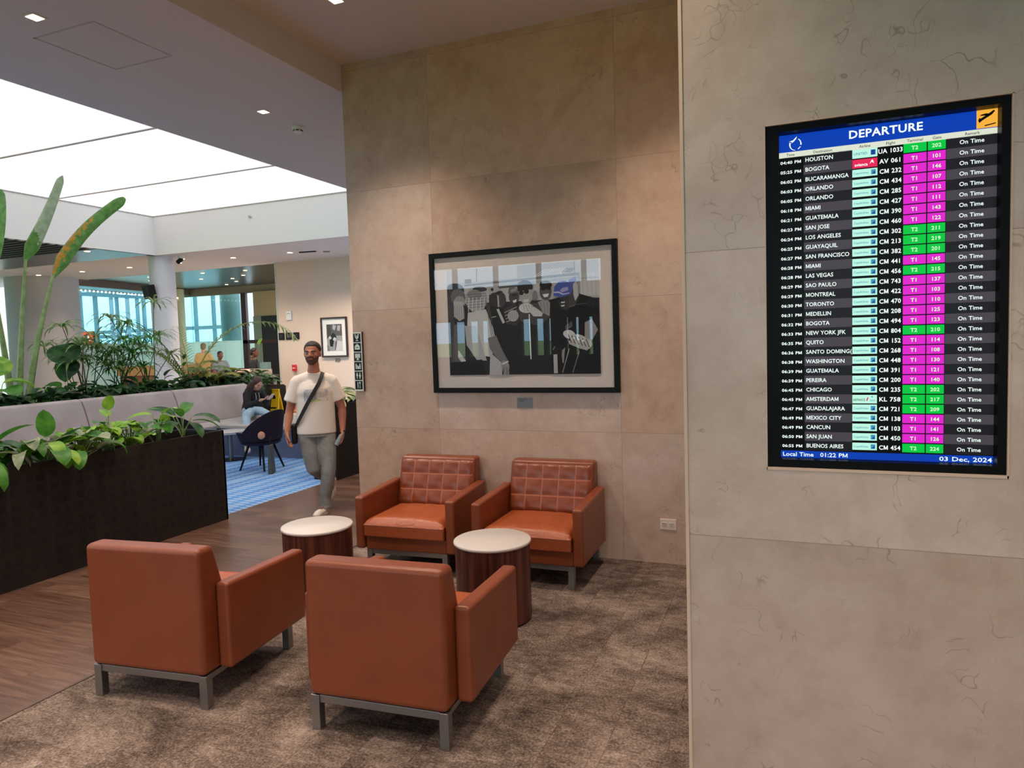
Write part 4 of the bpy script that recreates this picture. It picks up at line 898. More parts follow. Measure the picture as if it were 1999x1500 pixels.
def leaf(mb, base, az, el, length, width, droop=.6, fold=.25, mi=0, n=8, tip=.55, wave=0, peak=.45, roll=0, veinmi=None):
    """a blade: midrib bends down by droop radians along its length, two halves folded up"""
    p = V(base); e = el; st = length/n; rows = []
    side0 = V((-math.sin(az), math.cos(az), 0))
    for i in range(n+1):
        f = i/n; d = V((math.cos(az)*math.cos(e), math.sin(az)*math.cos(e), math.sin(e))); nrm = side0.cross(d).normalized()*-1
        if nrm.z < 0 and abs(e) < 1.5: nrm = -nrm
        sd = (side0*math.cos(roll)+nrm*math.sin(roll)).normalized(); n2 = d.cross(sd).normalized()
        if n2.dot(nrm) < 0: n2 = -n2
        g = f**(math.log(.5)/math.log(peak)); w_ = width/2*max(0.02, math.sin(PI*g))**tip if 0 < f < 1 else width*.01
        up_ = n2*(w_*fold); wv = n2*(wave*width*math.sin(f*19))
        rows.append([p-sd*w_+up_+wv, p-sd*w_*.5+up_*.35, p, p+sd*w_*.5+up_*.35, p+sd*w_+up_-wv])
        p = p+d*st; e -= droop/n*(1+f)
    vs = [q for r in rows for q in r]; fs = [(i*5+j, i*5+j+1, (i+1)*5+j+1, (i+1)*5+j) for i in range(n) for j in range(4)]
    mb.add(vs, fs, mi); return p
def stalk(mb, p0, p1, r0, r1, bow=.0, mi=0, n=6):
    p0, p1 = V(p0), V(p1); out = V((p1.x-p0.x, p1.y-p0.y, 0)); pts = []
    for i in range(n+1):
        f = i/n; q = p0.lerp(p1, f); q = q+out*(-bow*math.sin(PI*f))*1.0; pts.append(q)
    mb.tube(pts, [r0+(r1-r0)*i/n for i in range(n+1)], 6, mi); return pts
def clump(name, label, loc, spec, group=None, cat='plant', seed=0):
    """leaves on stalks from one crown. spec: list of (az deg, stalk length, stalk elev deg, leaf len, width, leaf elev deg, droop, mat key)"""
    t = thing(name, label, cat, loc, 0, group); L, K = MB(), MB(); keys = []
    r = random.Random(seed)
    for az, sl_, se, ll, lw, le, dr, mk in spec:
        if mk not in keys: keys.append(mk)
        a = math.radians(az); se = math.radians(se); b0 = V((r.uniform(-.02, .02), r.uniform(-.02, .02), 0))
        tip = b0+V((math.cos(a)*math.cos(se), math.sin(a)*math.cos(se), math.sin(se)))*sl_
        stalk(K, b0, tip, .006, .004, .12)
        leaf(L, tip, a+r.uniform(-.15, .15), math.radians(le), ll, lw, dr, .22, keys.index(mk), roll=r.uniform(-.3, .3))
    L.build('foliage', [G[k] for k in keys], t, smooth=True); K.build('stalks', G['stem'], t, smooth=True)
    return t
def rspec(r, n, sl_, ll, lw, mks, se=(45, 85), le=(-10, 50), dr=.9):
    return [(i*360/n*2.4+r.uniform(-25, 25), sl_*r.uniform(.6, 1.1), r.uniform(*se), ll*r.uniform(.8, 1.15), lw*r.uniform(.8, 1.15), r.uniform(*le), dr*r.uniform(.6, 1.3), r.choice(mks)) for i in range(n)]
R = random.Random(11)
zs = .87
PX = -5.60
# the planter by the walkway, from its far end to the near end
clump('broad_leaf_plant', 'dark green broad-leaved plant at the far end of the black petal planter', (PX, 5.13, zs), [(-60, .22, 80, .26, .10, 40, .5, 'mid'), (20, .24, 66, .30, .11, 10, .8, 'dark'), (40, .2, 60, .34, .11, 5, 1.0, 'mid'), (120, .25, 74, .27, .12, 40, .6, 'mid'), (200, .24, 72, .28, .13, 30, .5, 'dark'),
    (250, .26, 70, .26, .12, 35, .6, 'mid'), (300, .2, 60, .26, .12, 10, .9, 'dark'), (-10, .2, 55, .27, .11, -5, .9, 'dark'), (170, .16, 50, .22, .1, 0, .9, 'mid')], seed=1)
clump('broad_leaf_plant', 'slender plant with upright stalks second from the far end of the black petal planter', (PX+.05, 4.78, zs), rspec(R, 7, .26, .22, .10, ['mid', 'dark', 'bright'], le=(0, 50)), seed=2)
for i, (y, lab) in enumerate(((4.55, 'bright lime green leafy plant right of the lime clump middle in the black planter'), (4.28, 'bright lime green bushy plant in the middle of the black planter'), (4.02, 'lime green low plant left of the lime clump middle in the black planter'))):
    r = random.Random(40+i)
    clump('lime_leaf_plant', lab, (PX+.03*((i*7) % 3-1), y, zs), rspec(r, 26, .24, .13, .095, ['bright', 'bright', 'mid'], se=(25, 88), le=(-15, 45)), 'lime green plants in the black planter', seed=50+i)
clump('lime_leaf_plant', 'tall lime leaf on a thin stem rising above the lime clump', (PX-.1, 4.42, zs), [(0, .36, 86, .14, .11, 80, .1, 'bright'), (150, .30, 80, .13, .1, 40, .4, 'bright'), (280, .26, 76, .12, .1, 20, .5, 'mid'), (60, .22, 70, .13, .1, 20, .5, 'bright')], seed=4)
clump('paddle_leaf_plant', 'plant with two upright paddle leaves left of the lime clump', (PX-.06, 3.80, zs), [(150, .20, 84, .23, .15, 84, .1, 'mid'), (35, .13, 66, .27, .13, 44, .3, 'dark'), (90, .1, 60, .18, .1, 15, .6, 'bright'), (-40, .12, 50, .2, .1, 10, .8, 'mid')], seed=5)
def drooper(label, loc, n, seed, ll=.32, mk=('silver', 'silver', 'mid')):
    r = random.Random(seed)
    return clump('arching_leaf_plant', label, loc, [(i*360/n+r.uniform(-15, 15), .15*r.uniform(.7, 1.1), r.uniform(60, 85), ll*r.uniform(.8, 1.1), .11*r.uniform(.8, 1.1), r.uniform(10, 50), r.uniform(1.2, 1.8), r.choice(mk)) for i in range(n)], seed=seed)
drooper('silver-green plant with drooping leaves left of the two paddle leaves', (PX+.08, 3.55, zs), 12, 21)
drooper('grey-green plant with drooping leaves at the near end of the black planter', (PX+.10, 3.13, zs), 13, 22, .36, ('silver', 'mid', 'mid'))
clump('paddle_leaf_plant', 'glossy green paddle leaf plant near the left edge of the black planter', (PX-.02, 3.30, zs), [(45, .22, 74, .30, .15, 42, .5, 'mid'), (190, .16, 70, .28, .13, 30, .8, 'dark'), (100, .14, 60, .22, .12, 20, .8, 'mid'), (-60, .16, 60, .24, .12, 15, 1.0, 'dark')], seed=6)
clump('paddle_leaf_plant', 'tall plant cut off by the left picture edge in the black planter', (PX, 2.98, zs), [(60, .30, 80, .36, .16, 62, .2, 'mid'), (170, .25, 74, .3, .15, 40, .6, 'dark'), (-30, .2, 60, .3, .14, 20, 1.0, 'mid'), (250, .2, 60, .3, .14, 20, 1.0, 'silver')], seed=7)
for i, (y, x_, lab) in enumerate(((3.42, -.12, 'dark green arching leaves at the back rim of the black planter, near its left end'), (3.68, .14, 'light green low plant on the planter rim below the two paddle leaves'), (3.95, .16, 'grey-green drooping plant on the planter rim below the lime clump'))):
    r = random.Random(140+i)
    clump('rim_plant', lab, (PX+x_, y, zs), rspec(r, 14, .2, .24, .12, (['dark', 'mid'], ['bright', 'mid'], ['silver', 'mid'])[i], se=(30, 85), le=(-20, 45), dr=1.1), seed=150+i)
# at the hall entrance
def variegated(label, loc, seed):
    r = random.Random(seed); return clump('variegated_plant', label, loc, rspec(r, 16, .2, .24, .11, ['pale', 'pale', 'bright', 'silver'], se=(35, 85), le=(-10, 50)), seed=seed)
variegated('pale variegated leafy plant in the black planter under the pictogram strip', (-5.62, 7.65, .92), 31)
variegated('pale variegated plant further along the black planter at the hall entrance', (-5.65, 8.3, .92), 32)

# undergrowth behind the bench: copies of three low plants
zb = .96
lab_u = 'low dark green leafy plant filling the long planter behind the bench'
prot = [clump('undergrowth_plant', lab_u, (-9.95, 3.4, zb), rspec(random.Random(60+k), 15, .17, .20, .095, mk, se=(20, 85), le=(-15, 45)), 'low plants behind the bench', seed=70+k)
        for k, mk in enumerate((['deep', 'deep', 'dark'], ['deep', 'dark', 'silver'], ['dark', 'deep', 'mid']))]
ru = random.Random(5); first = [True]*3
for i in range(46):
    y = 4.3+i*.155; k = ru.randrange(3); x = -9.90-.12*(i % 2)-ru.uniform(0, .1)
    s_ = ru.uniform(1.1, 1.45)
    if first[k]: o = prot[k]; first[k] = False; o.location = (x, y, zb); o.rotation_euler = (0, 0, ru.uniform(0, 6))
    else: o = dup(prot[k], (x, y, zb), ru.uniform(0, 6), scale=s_)
lab_v = 'yellow-green low plant in the second row behind the bench'
for k in range(7):
    r = random.Random(80+k)
    if k == 0: yg = clump('undergrowth_plant', lab_v, (-10.35, 7.0, zb), rspec(r, 16, .26, .17, .085, ['mid', 'bright', 'mid'], se=(30, 88)), 'yellow-green low plants behind the bench', seed=90)
    else: dup(yg, (-10.3-.1*(k % 2), 7.0+k*.42, zb), k*1.3)
lab_w = 'grey-green broad low plant at the right end of the long planter'
for k in range(8):
    if k == 0: gw = clump('undergrowth_plant', lab_w, (-10.1, 9.6, zb), rspec(random.Random(95), 16, .24, .22, .11, ['silver', 'dark', 'silver', 'deep'], se=(30, 88)), 'grey-green plants at the planter end', seed=96)
    else: dup(gw, (-10.0-.22*(k % 3), 9.5+k*.26, zb), k*1.7)
# broad-leaved plants around the foot of the tall one
clump('broad_leaf_plant', 'wavy dark broad-leaved plant right of the tall paddle-leaved stems', (-10.2, 7.25, zb), [(146, .62, 84, .46, .46, 60, .5, 'dark'), (120, .42, 80, .36, .26, 62, .5, 'deep'), (170, .36, 78, .34, .24, 70, .3, 'dark'), (-40, .30, 70, .36, .22, 5, .9, 'dark'), (80, .28, 62, .42, .18, 20, .8, 'deep'), (200, .3, 75, .3, .2, 20, .8, 'mid')], seed=12)
clump('broad_leaf_plant', 'pale leaved plant at the foot of the tall paddle-leaved stems', (-10.0, 6.9, zb), [(20, .10, 60, .36, .16, 50, .7, 'silver'), (100, .16, 60, .42, .12, 20, .6, 'silver'), (-50, .1, 50, .3, .14, 20, .9, 'bright'), (60, .14, 55, .34, .14, 40, .9, 'silver'), (180, .1, 50, .3, .14, 10, .9, 'dark')], seed=13)
clump('broad_leaf_plant', 'bright green heart-leaved plant at the left picture edge above the bench', (-9.95, 6.1, zb), [(150, .50, 84, .42, .40, 62, .5, 'bright'), (60, .42, 80, .40, .34, 10, .8, 'bright'), (0, .34, 74, .34, .28, 10, .8, 'mid'), (120, .3, 74, .34, .28, 20, .7, 'bright'), (-70, .3, 70, .3, .26, 10, .9, 'mid')], seed=14)
# bird of paradise
bp = thing('paddle_palm', 'tall plant with two rolled upright leaves reaching towards the skylight', 'plant', (-10.4, 6.68, zb))
K, Lf = MB(), MB(); o_ = V((-10.4, 6.68, zb))
def T(x, y, z): return V((x, y, z))-o_
def rolled(base, tip, w0, bend, mi, side, mir=None, open_=.5, blunt=1):
    """a half-rolled long blade between two points; side = sideways opening direction"""
    base, tip = V(base), V(tip); n, m = 44, 17; d = (tip-base); rows = []; s_ = V(side).normalized(); ax = d.normalized(); s_ = (s_-ax*s_.dot(ax)).normalized(); nn = ax.cross(s_)
    for i in range(n+1):
        f = i/n; c_ = base+d*f+s_*(bend*math.sin(PI*f))
        w_ = w0*min(1, .25+f*4.2)*(1-(.22+.3*(1-blunt))*f)*(1 if f < .93 else (1-((f-.93)/.07)**2*(.55 if blunt else .85)))
        row = []
        for j in range(m):
            a = (j/(m-1)-.5)*PI*(1.55-open_*f)
            row.append(c_+(s_*math.sin(a)+nn*(1-math.cos(a))*.85)*w_*.62)
        rows.append(row)
    vs = [q for r in rows for q in r]
    fs = [(i*m+j, i*m+j+1, (i+1)*m+j+1, (i+1)*m+j) for i in range(n) for j in range(m-1)]
    k0 = len(Lf.f); Lf.add(vs, fs, mi)
    for q in range(k0, len(Lf.f)):
        i, j = divmod(q-k0, m-1); f = i/n; g = j/(m-1); wob = .05*math.sin(i*1.7+j)+.04*math.sin(i*.6+2*j)
        if mir == 1 and f < .62+wob*2 and .16+wob+.1*f < g < .44+wob-.2*max(0, f-.3): Lf.m[q] = 1
        if mir == 9 and f > .40-.28*g+wob*.5: Lf.m[q] = 2
rolled(T(-10.4, 6.90, 3.12), T(-10.4, 7.56, 4.48), .17, .03, 0, (.3, .9, -.3), 9, .2, 0)
rolled(T(-10.4, 7.30, 2.92), T(-10.4, 8.62, 4.33), .17, -.10, 0, (.4, .6, -.6), 1, .2)
leaf(Lf, T(-10.4, 6.40, 2.9), math.radians(100), 1.5, 1.25, .52, .25, .12, 0, n=12)
for base, tip, r0 in (((-10.42, 6.66, .97), (-10.4, 6.90, 3.14), .05), ((-10.38, 6.74, .97), (-10.4, 7.30, 2.96), .055), ((-10.46, 6.60, .97), (-10.4, 6.40, 2.95), .05)):
    stalk(K, T(*base), T(*tip), r0, .018, .06, 0, 10)
K.lathe([(.16, 0), (.13, .25), (.05, .6)], 14, (0, 0, 0)) if False else None
Lf.build('foliage', [G['bird'], G['rust'], G['under']], bp, smooth=True); K.build('stalks', G['stem'], bp, smooth=True)
# feathery palms
def frond(L, K, base, az, el, length, droop, leafl, pairs=20, mi=0, start=.25):
    p = V(base); e = el; n = 16; st = length/n; pts = [p.copy()]; ds = []
    for i in range(n):
        d = V((math.cos(az)*math.cos(e), math.sin(az)*math.cos(e), math.sin(e))); ds.append(d); p = p+d*st; pts.append(p.copy()); e -= droop/n*(.4+1.2*i/n)
    K.tube(pts, [.012*(1-i/(n+1))+.002 for i in range(n+1)], 5)
    sd = V((-math.sin(az), math.cos(az), 0))
    for k in range(pairs):
        f = start+(1-start)*k/pairs; i = min(n-1, int(f*n)); q = pts[i].lerp(pts[i+1], f*n-i); d = ds[i]
        l_ = leafl*(.5+.9*math.sin(PI*min(1, .15+f*.8)))*(.75 if f > .9 else 1)
        for s_ in (-1, 1):
            v_ = (sd*s_*.85+d*.65+V((0, 0, .12))).normalized()
            leaf(L, q, math.atan2(v_.y, v_.x), math.asin(max(-1, min(1, v_.z))), l_, .034, .9, .1, mi, n=4, tip=.5)
def palm(label, loc, fr, mk, seed=0):
    t = thing('feather_palm', label, 'plant', loc); L, K = MB(), MB()
    for az, el, ln_, dr, ll in fr: frond(L, K, (0, 0, 0), math.radians(az), math.radians(el), ln_, dr, ll)
    L.build('foliage', G[mk], t, smooth=True); K.build('stalks', G['gold'], t, smooth=True); return t
palm('feathery palm with long arching fronds in front of the white column', (-10.4, 9.75, zb), [(62, 72, 2.9, 2.5, .30), (228, 74, 1.9, 1.2, .22), (200, 62, 1.7, 1.2, .24), (95, 70, 1.1, 1.9, .18), (30, 70, 1.0, 2.2, .18), (260, 70, 1.3, 1.5, .24), (150, 80, 1.5, 1.0, .22), (330, 72, .9, 2.1, .18)], 'palm')
palm('golden-stemmed small palm at the foot of the arching palm', (-10.05, 9.95, zb), [(20, 72, .7, 2.2, .15), (75, 76, .75, 2.0, .15), (120, 72, .6, 2.0, .14), (200, 78, .7, 1.6, .14), (300, 74, .7, 2.2, .15), (250, 80, .8, 1.5, .14)], 'gold')
def umbrella_sedge(label, loc, stems, seed, mk='mid', ll=.46):
    r = random.Random(seed); t = thing('umbrella_sedge', label, 'plant', loc); L, K = MB(), MB()
    for az, lean, hgt in stems:
        a = math.radians(az); tip = V((math.cos(a)*lean, math.sin(a)*lean, hgt)); stalk(K, (r.uniform(-.1, .1), r.uniform(-.1, .1), 0), tip, .009, .005, .1)
        n = r.randint(20, 26)
        for i in range(n): leaf(L, tip, 2*PI*i/n+r.uniform(-.1, .1), r.uniform(.15, .75), ll*r.uniform(.7, 1.15), .034, r.uniform(.8, 1.5), .1, 0, n=5, tip=.5)
    L.build('foliage', G[mk], t, smooth=True); K.build('stalks', G['dark'], t, smooth=True); return t
umbrella_sedge('umbrella sedge with grassy tufts in front of the grey round column', (-10.5, 7.75, zb), [(60, .2, 1.05), (250, .25, 1.2), (10, .3, .85), (140, .3, .95), (200, .2, .75), (300, .3, .65), (90, .45, .72), (230, .5, .9), (45, .35, .55), (320, .4, .9), (170, .5, .7)], 3, 'palm', .44)
umbrella_sedge('dense green umbrella sedge in front of the glass between grey and white columns', (-10.45, 8.35, zb), [(80, .1, .98), (20, .25, .75), (150, .25, .8), (270, .3, .62), (220, .3, .9), (330, .3, .55), (60, .5, 1.0), (110, .3, 1.25), (40, .35, .5), (190, .15, .5), (300, .15, .8), (120, .45, .62), (240, .5, .7), (0, .4, .95)], 4, 'mid', .42)
umbrella_sedge('tall umbrella sedge with one long stem just left of the white column', (-10.5, 8.95, zb), [(60, .15, 1.62), (100, .3, 1.05), (200, .4, 1.2), (300, .25, .85), (20, .4, .7), (260, .6, 1.35)], 6, 'palm', .46)
clump('broad_leaf_plant', 'small round-leaved plant by the foot of the white column', (-10.3, 9.05, zb), [(80, .34, 80, .22, .19, 50, .5, 'dark'), (190, .3, 75, .2, .16, 30, .5, 'dark'), (300, .22, 66, .2, .15, 10, .8, 'dark')], seed=15)
clump('bud_plant', 'thin plant with small round green heads in front of the white column', (-10.15, 9.35, zb), [(90, .62, 84, .11, .10, 70, .2, 'dark'), (200, .36, 82, .10, .1, 60, .2, 'mid'), (20, .5, 84, .09, .09, 60, .2, 'mid')], seed=16)
clump('bud_plant', 'single yellow-green leaf on a thin stem left of the bar worker', (-10.2, 11.3, zb), [(80, .85, 86, .16, .13, 60, .2, 'bright'), (150, .3, 70, .2, .14, 20, .6, 'dark'), (10, .3, 66, .2, .14, 20, .6, 'dark')], seed=17)
# ------------------------------------------------------------------ people
def skin(name, a, b):
    t = NT(name, rough=.5, spec=.35); t.color(t.ramp(t.noise(t.obj(), 14, 3), [(.3, a), (.7, b)])); return t.m
M['skin'] = skin('skin_tan', (172, 112, 90), (188, 126, 102)); M['skin2'] = skin('skin_light', (196, 146, 124), (210, 160, 138)); M['skin3'] = skin('skin_brown', (118, 72, 54), (134, 84, 64))
M['hair'] = mat('hair_dark', (34, 26, 24), .6); M['stubble'] = mat('beard_stubble', (92, 58, 46), .7); M['hair2'] = mat('hair_brown', (74, 48, 44), .5)
def rot(ax, deg): return Matrix.Rotation(math.radians(deg), 3, ax)
def hand(mb, w, d, palm, thumb, k=1.0, curl=.5):
    """w wrist, d pointing direction, palm = facing of palm, thumb = side of the thumb"""
    w, d, palm, th = V(w), V(d).normalized(), V(palm).normalized(), V(thumb).normalized()
    pc = w+d*.052*k
    B = Matrix((th, palm, d)).transposed()
    mb.limb([(w-d*.01, .026*k), (w+d*.02*k, .027*k)], 10)
    mb.ell(pc, (.040*k, .017*k, .050*k), B, 14, 8)
    for i, (off, ln) in enumerate(((.030, .070), (.010, .080), (-.010, .075), (-.029, .058))):
        p0 = pc+d*.040*k+th*off*k; a = curl*(.8+.12*i)
        d1 = (d*math.cos(a*.6)+palm*math.sin(a*.6)).normalized(); d2 = (d*math.cos(a*1.5)+palm*math.sin(a*1.5)).normalized()
        p1 = p0+d1*ln*.52*k; p2 = p1+d2*ln*.5*k
        mb.limb([(p0, .0095*k), (p1, .0085*k), (p2, .0072*k)], 8)
    t0 = w+d*.030*k+th*.030*k; d1 = (d*.72+th*.6+palm*.25).normalized(); t1 = t0+d1*.036*k; t2 = t1+(d*.9+th*.15+palm*.35).normalized()*.032*k
    mb.limb([(w+d*.015*k+th*.018*k, .014*k), (t0, .0125*k), (t1, .0105*k), (t2, .0085*k)], 8)
def head(mb, c, R, k=1.0):
    """face toward local -y; c = centre of skull"""
    def P(x, y, z): return V(c)+R @ (V((x, y, z))*k)
    mb.ell(P(0, .012, .035), (.076*k, .096*k, .085*k), R); mb.ell(P(0, -.018, -.03), (.067*k, .082*k, .085*k), R)
    mb.ell(P(0, -.055, -.088), (.036*k, .034*k, .028*k), R); mb.ell(P(0, -.03, -.072), (.055*k, .06*k, .035*k), R)
    mb.ell(P(0, -.080, .022), (.054*k, .020*k, .013*k), R)
    mb.limb([(P(0, -.092, .012), .010*k), (P(0, -.108, -.018), .0135*k)], 10); mb.ell(P(.013, -.098, -.022), (.010*k, .011*k, .008*k), R); mb.ell(P(-.013, -.098, -.022), (.010*k, .011*k, .008*k), R)
    for s in (-1, 1):
        mb.ell(P(s*.040, -.066, -.018), (.024*k, .024*k, .022*k), R); mb.ell(P(s*.077, .012, -.005), (.010*k, .022*k, .031*k), R)
    mb.ell(P(0, -.092, -.050), (.024*k, .010*k, .007*k), R); mb.ell(P(0, -.090, -.061), (.020*k, .010*k, .007*k), R)
    mb.limb([(P(0, .015, -.06), .052*k), (P(0, .03, -.13), .056*k)], 14)
    return P
man = thing('person', 'walking man in white printed t-shirt and grey jeans with black chest strap', 'person', (-4.577, 5.881, 0), math.radians(38))
hc = V((-.005, -.012, 1.668)); HR = rot('Z', -14)
b = MB(); P = head(b, hc, HR, 1.02)
b.limb([((0, .02, 1.50), .062), ((0, .03, 1.40), .085), ((0, .02, 1.2), .12), ((0, .02, 1.0), .12), ((0, .02, .92), .13)])
b.limb([((-.165, .02, 1.375), .045), ((.165, .02, 1.375), .045)])
eL, wL = (-.258, .045, 1.085), (-.288, -.03, .885); eR, wR = (.268, .055, 1.085), (.262, .0, .872)
for sh, e_, w_ in (((-.18, .02, 1.375), eL, wL), ((.18, .02, 1.375), eR, wR)):
    m1 = V(sh).lerp(V(e_), .55); f1 = V(e_).lerp(V(w_), .3)
    b.limb([(sh, .045), (m1, .048), (e_, .041), (f1, .043), (w_, .028)])
hand(b, wL, (-.05, -.12, -1), (.9, -.1, 0), (.1, -1, -.1), 1.05, .75)
hand(b, wR, (-.02, -.10, -1), (-.9, -.2, 0), (-.1, -1, -.1), 1.05, .85)
fk, fa_ = (.105, -.055, .49), (.052, -.005, .10); bk_, ba = (-.050, .0, .485), (.13, .35, .285)
b.limb([((.09, .02, .88), .09), (fk, .058), (fa_, .04)]); b.limb([((-.09, .02, .88), .09), (bk_, .058), (ba, .04)])
fdir = V((-.5, -.866, 0)).normalized(); b.limb([(fa_, .036), (V(fa_)+fdir*.04+V((0, 0, -.06)), .026)]); b.limb([(ba, .036), ((.128, .335, .19), .026)])
HRi = HR.inverted()
def pick(c):
    q = (HRi @ (c-hc))/1.02
    if c.z > 1.50 and q.z > -.122 and not (q.z < -.084 and q.y > -.035) and q.y < -.008 and q.z < -.028 and abs(q.x) < .09 and not (abs(q.x) < .022 and -.064 < q.z < -.044):
        if q.z < -.036-.5*max(0, .045-abs(q.x)) or abs(q.x) > .052 or (-.046 < q.z and abs(q.x) < .034): return 1
    if abs(q.x) < .024 and -.064 < q.z < -.045 and q.y < -.07: return 2
    return 0
body = fuse(b, 'body', [M['skin'], M['stubble'], mat('lips', (150, 84, 76), .5)], man, .0055, 3, pick)
h = MB()
h.ell(P(0, .022, .043), (.083, .100, .086), HR, 24, 16)
hv = [HRi @ (v-hc) for v in h.v]
def keep(f):
    c = sum((hv[i] for i in f), V())/len(f); return c.z > (.022-.9*c.y if c.y < 0 else max(-.06, .022-1.1*c.y))
h.f = [f for f in h.f if keep(f)]; h.m = [0]*len(h.f)
ho = h.build('hair', M['hair'], man, smooth=True); sm = ho.modifiers.new('thick', 'SOLIDIFY'); sm.thickness = .012; sm.offset = -.5
for s in (-1, 1):
    ey = MB().ell(P(s*.033, -.082, .003), (.0125, .009, .0075), HR, 12, 8).build('eye', mat('eye_white', (206, 196, 190), .3), man, smooth=True)
    MB().ell(P(s*.033, -.0895, .003), (.006, .003, .006), HR, 10, 6).build('iris', mat('iris_dark', (30, 20, 18), .2), ey, smooth=True)
    MB().limb([(P(s*.016, -.098, .024), .0045), (P(s*.036, -.094, .029), .005), (P(s*.056, -.078, .023), .0038)], 8).build('eyebrow', M['hair'], man, smooth=True)
# t-shirt with a faded blue print across the chest
def shirtmat():
    t = NT('tshirt_print', rough=.85, spec=.15); p = t.obj(); x, y, z = t.sep(p)[:3]
    inx = t.math('LESS_THAN', t.math('ABSOLUTE', t.math('ADD', x, -.01)), .118); inz = t.math('LESS_THAN', t.math('ABSOLUTE', t.math('ADD', z, -1.245)), .062); fr = t.math('LESS_THAN', y, -.02)
    msk = t.math('MULTIPLY', t.math('MULTIPLY', inx, inz), fr)
    blk = t.n('ShaderNodeTexVoronoi', {'Vector': t.mapv(p, (30, 1, 22)), 'Scale': 1.0}).outputs['Color']
    pc = t.mix(t.ramp(blk, [(.2, (142, 156, 176)), (.5, (184, 190, 198)), (.8, (222, 214, 204))]), (196, 206, 90), t.math('MULTIPLY', t.math('LESS_THAN', z, 1.20), t.math('LESS_THAN', t.math('ABSOLUTE', x), .06)))
    c = t.mix((233, 224, 216), pc, t.math('MULTIPLY', msk, .75)); t.color(c); t.bump(t.noise(t.mapv(p, (1, 1, .5)), 7, 2, .4, .3), .3, .03); return t.m
M['shirt'] = shirtmat()
b = MB()
b.ring((0, .02, 1.30), (0, .015, .845), .192, .198, 32, ry0=.128, ry1=.142)
b.ell((0, .02, 1.27), (.205, .135, .17)); b.ell((0, -.01, 1.28), (.17, .12, .12)); b.limb([((-.165, .022, 1.385), .066), ((0, .03, 1.42), .085), ((.165, .022, 1.385), .066)]); b.limb([((-.16, .022, 1.388), .062), ((-.055, .035, 1.44), .045)]); b.limb([((.16, .022, 1.388), .062), ((.055, .035, 1.44), .045)])
for sh, e_ in (((-.172, .02, 1.372), eL), ((.172, .02, 1.372), eR)):
    q = V(sh).lerp(V(e_), .66); b.ring(sh, q, .069, .086, 20); b.ell(sh, (.070, .070, .070))
sh_ = fuse(b, 'tshirt', M['shirt'], man, .008, 4)
MB().tube([(.066*math.cos(a), .022+.066*math.sin(a)-.012*math.cos(a+PI/2)*0, 1.478-.022*(-math.sin(a))*1.0) for a in [2*PI*i/24 for i in range(25)]], .0085, 8).build('collar', mat('tshirt_white', (233, 224, 216), .85), man, smooth=True)
def denim(name, a, b_):
    t = NT(name, rough=.85, spec=.15); p = t.obj(); t.color(t.ramp(t.noise(p, 7, 5, .6), [(.3, a), (.7, b_)])); t.bump(t.noise(t.mapv(p, (1, 1, 2.4)), 6, 2, .4, .4), .45, .02); return t.m
M['jeans'] = denim('jeans_grey', (120, 122, 122), (158, 160, 158)); M['jeans2'] = denim('jeans_blue', (150, 178, 200), (184, 206, 220))
b = MB(); b.ring((0, .015, .96), (0, .02, .82), .172, .182, 28, ry0=.12, ry1=.135)
b.limb([((.09, .02, .84), .104), (V((.09, .02, .84)).lerp(V(fk), .5), .092), (fk, .074), (V(fk).lerp(V(fa_), .35), .072), (V(fa_)+V((0, 0, .06)), .060)])
b.ring(V(fa_)+V((0, 0, .09)), V(fa_)+V((0, 0, -.045)), .060, .066, 18)
b.limb([((-.09, .02, .84), .104), (V((-.09, .02, .84)).lerp(V(bk_), .5), .092), (bk_, .074), (V(bk_).lerp(V(ba), .35), .072), (V(bk_).lerp(V(ba), .88), .060)])
fuse(b, 'jeans', M['jeans'], man, .008, 4)
M['sneaker'] = mat('sneaker_white', (226, 216, 206), .6)
def shoe(name, heel, toe, upv, parent):
    heel, toe = V(heel), V(toe); d = (toe-heel).normalized(); u_ = V(upv); s_ = d.cross(u_).normalized(); u_ = s_.cross(d).normalized(); B = Matrix((s_, d, u_)).transposed(); L_s = (toe-heel).length
    m_ = MB(); mid = heel.lerp(toe, .5)
    m_.ell(heel+d*.055+u_*.052, (.040, .062, .052), B); m_.ell(heel.lerp(toe, .62)+u_*.035, (.046, .10, .036), B); m_.ell(toe-d*.05+u_*.026, (.044, .05, .026), B); m_.limb([(heel+d*.05+u_*.08, .042), (heel+d*.052+u_*.115, .040)], 12)
    o = fuse(m_, name, M['sneaker'], parent, .006, 3)
    q = MB(); n = 20
    for z0_, z1_ in ((0, .022),):
        ring_ = [mid+d*(L_s*.5*math.sin(2*PI*i/n))+s_*(.046*math.cos(2*PI*i/n)*(1+.12*math.sin(2*PI*i/n))) for i in range(n)]
        q.add([p+u_*z0_ for p in ring_]+[p+u_*z1_ for p in ring_], [list(range(n))[::-1], list(range(n, 2*n))]+[(i, (i+1) % n, n+(i+1) % n, n+i) for i in range(n)])
    q.build('sole', mat('sole_white', (206, 196, 188), .6), o, smooth=True, angle=50)
    q = MB()
    for i in range(3): c0 = heel.lerp(toe, .50+.08*i)+u_*(.076-.008*i); q.tube([c0-s_*.022, c0+u_*.006, c0+s_*.022], .004, 6)
    q.build('laces', mat('lace_dark', (150, 70, 66), .7), o, smooth=True)
hf = V((fa_[0], fa_[1], 0))-fdir*.06
shoe('shoe', hf, hf+fdir*.285, (0, 0, 1), man)
shoe('shoe', (.150, .445, .285), (.112, .335, .055), (-.1, -1, -.25), man)
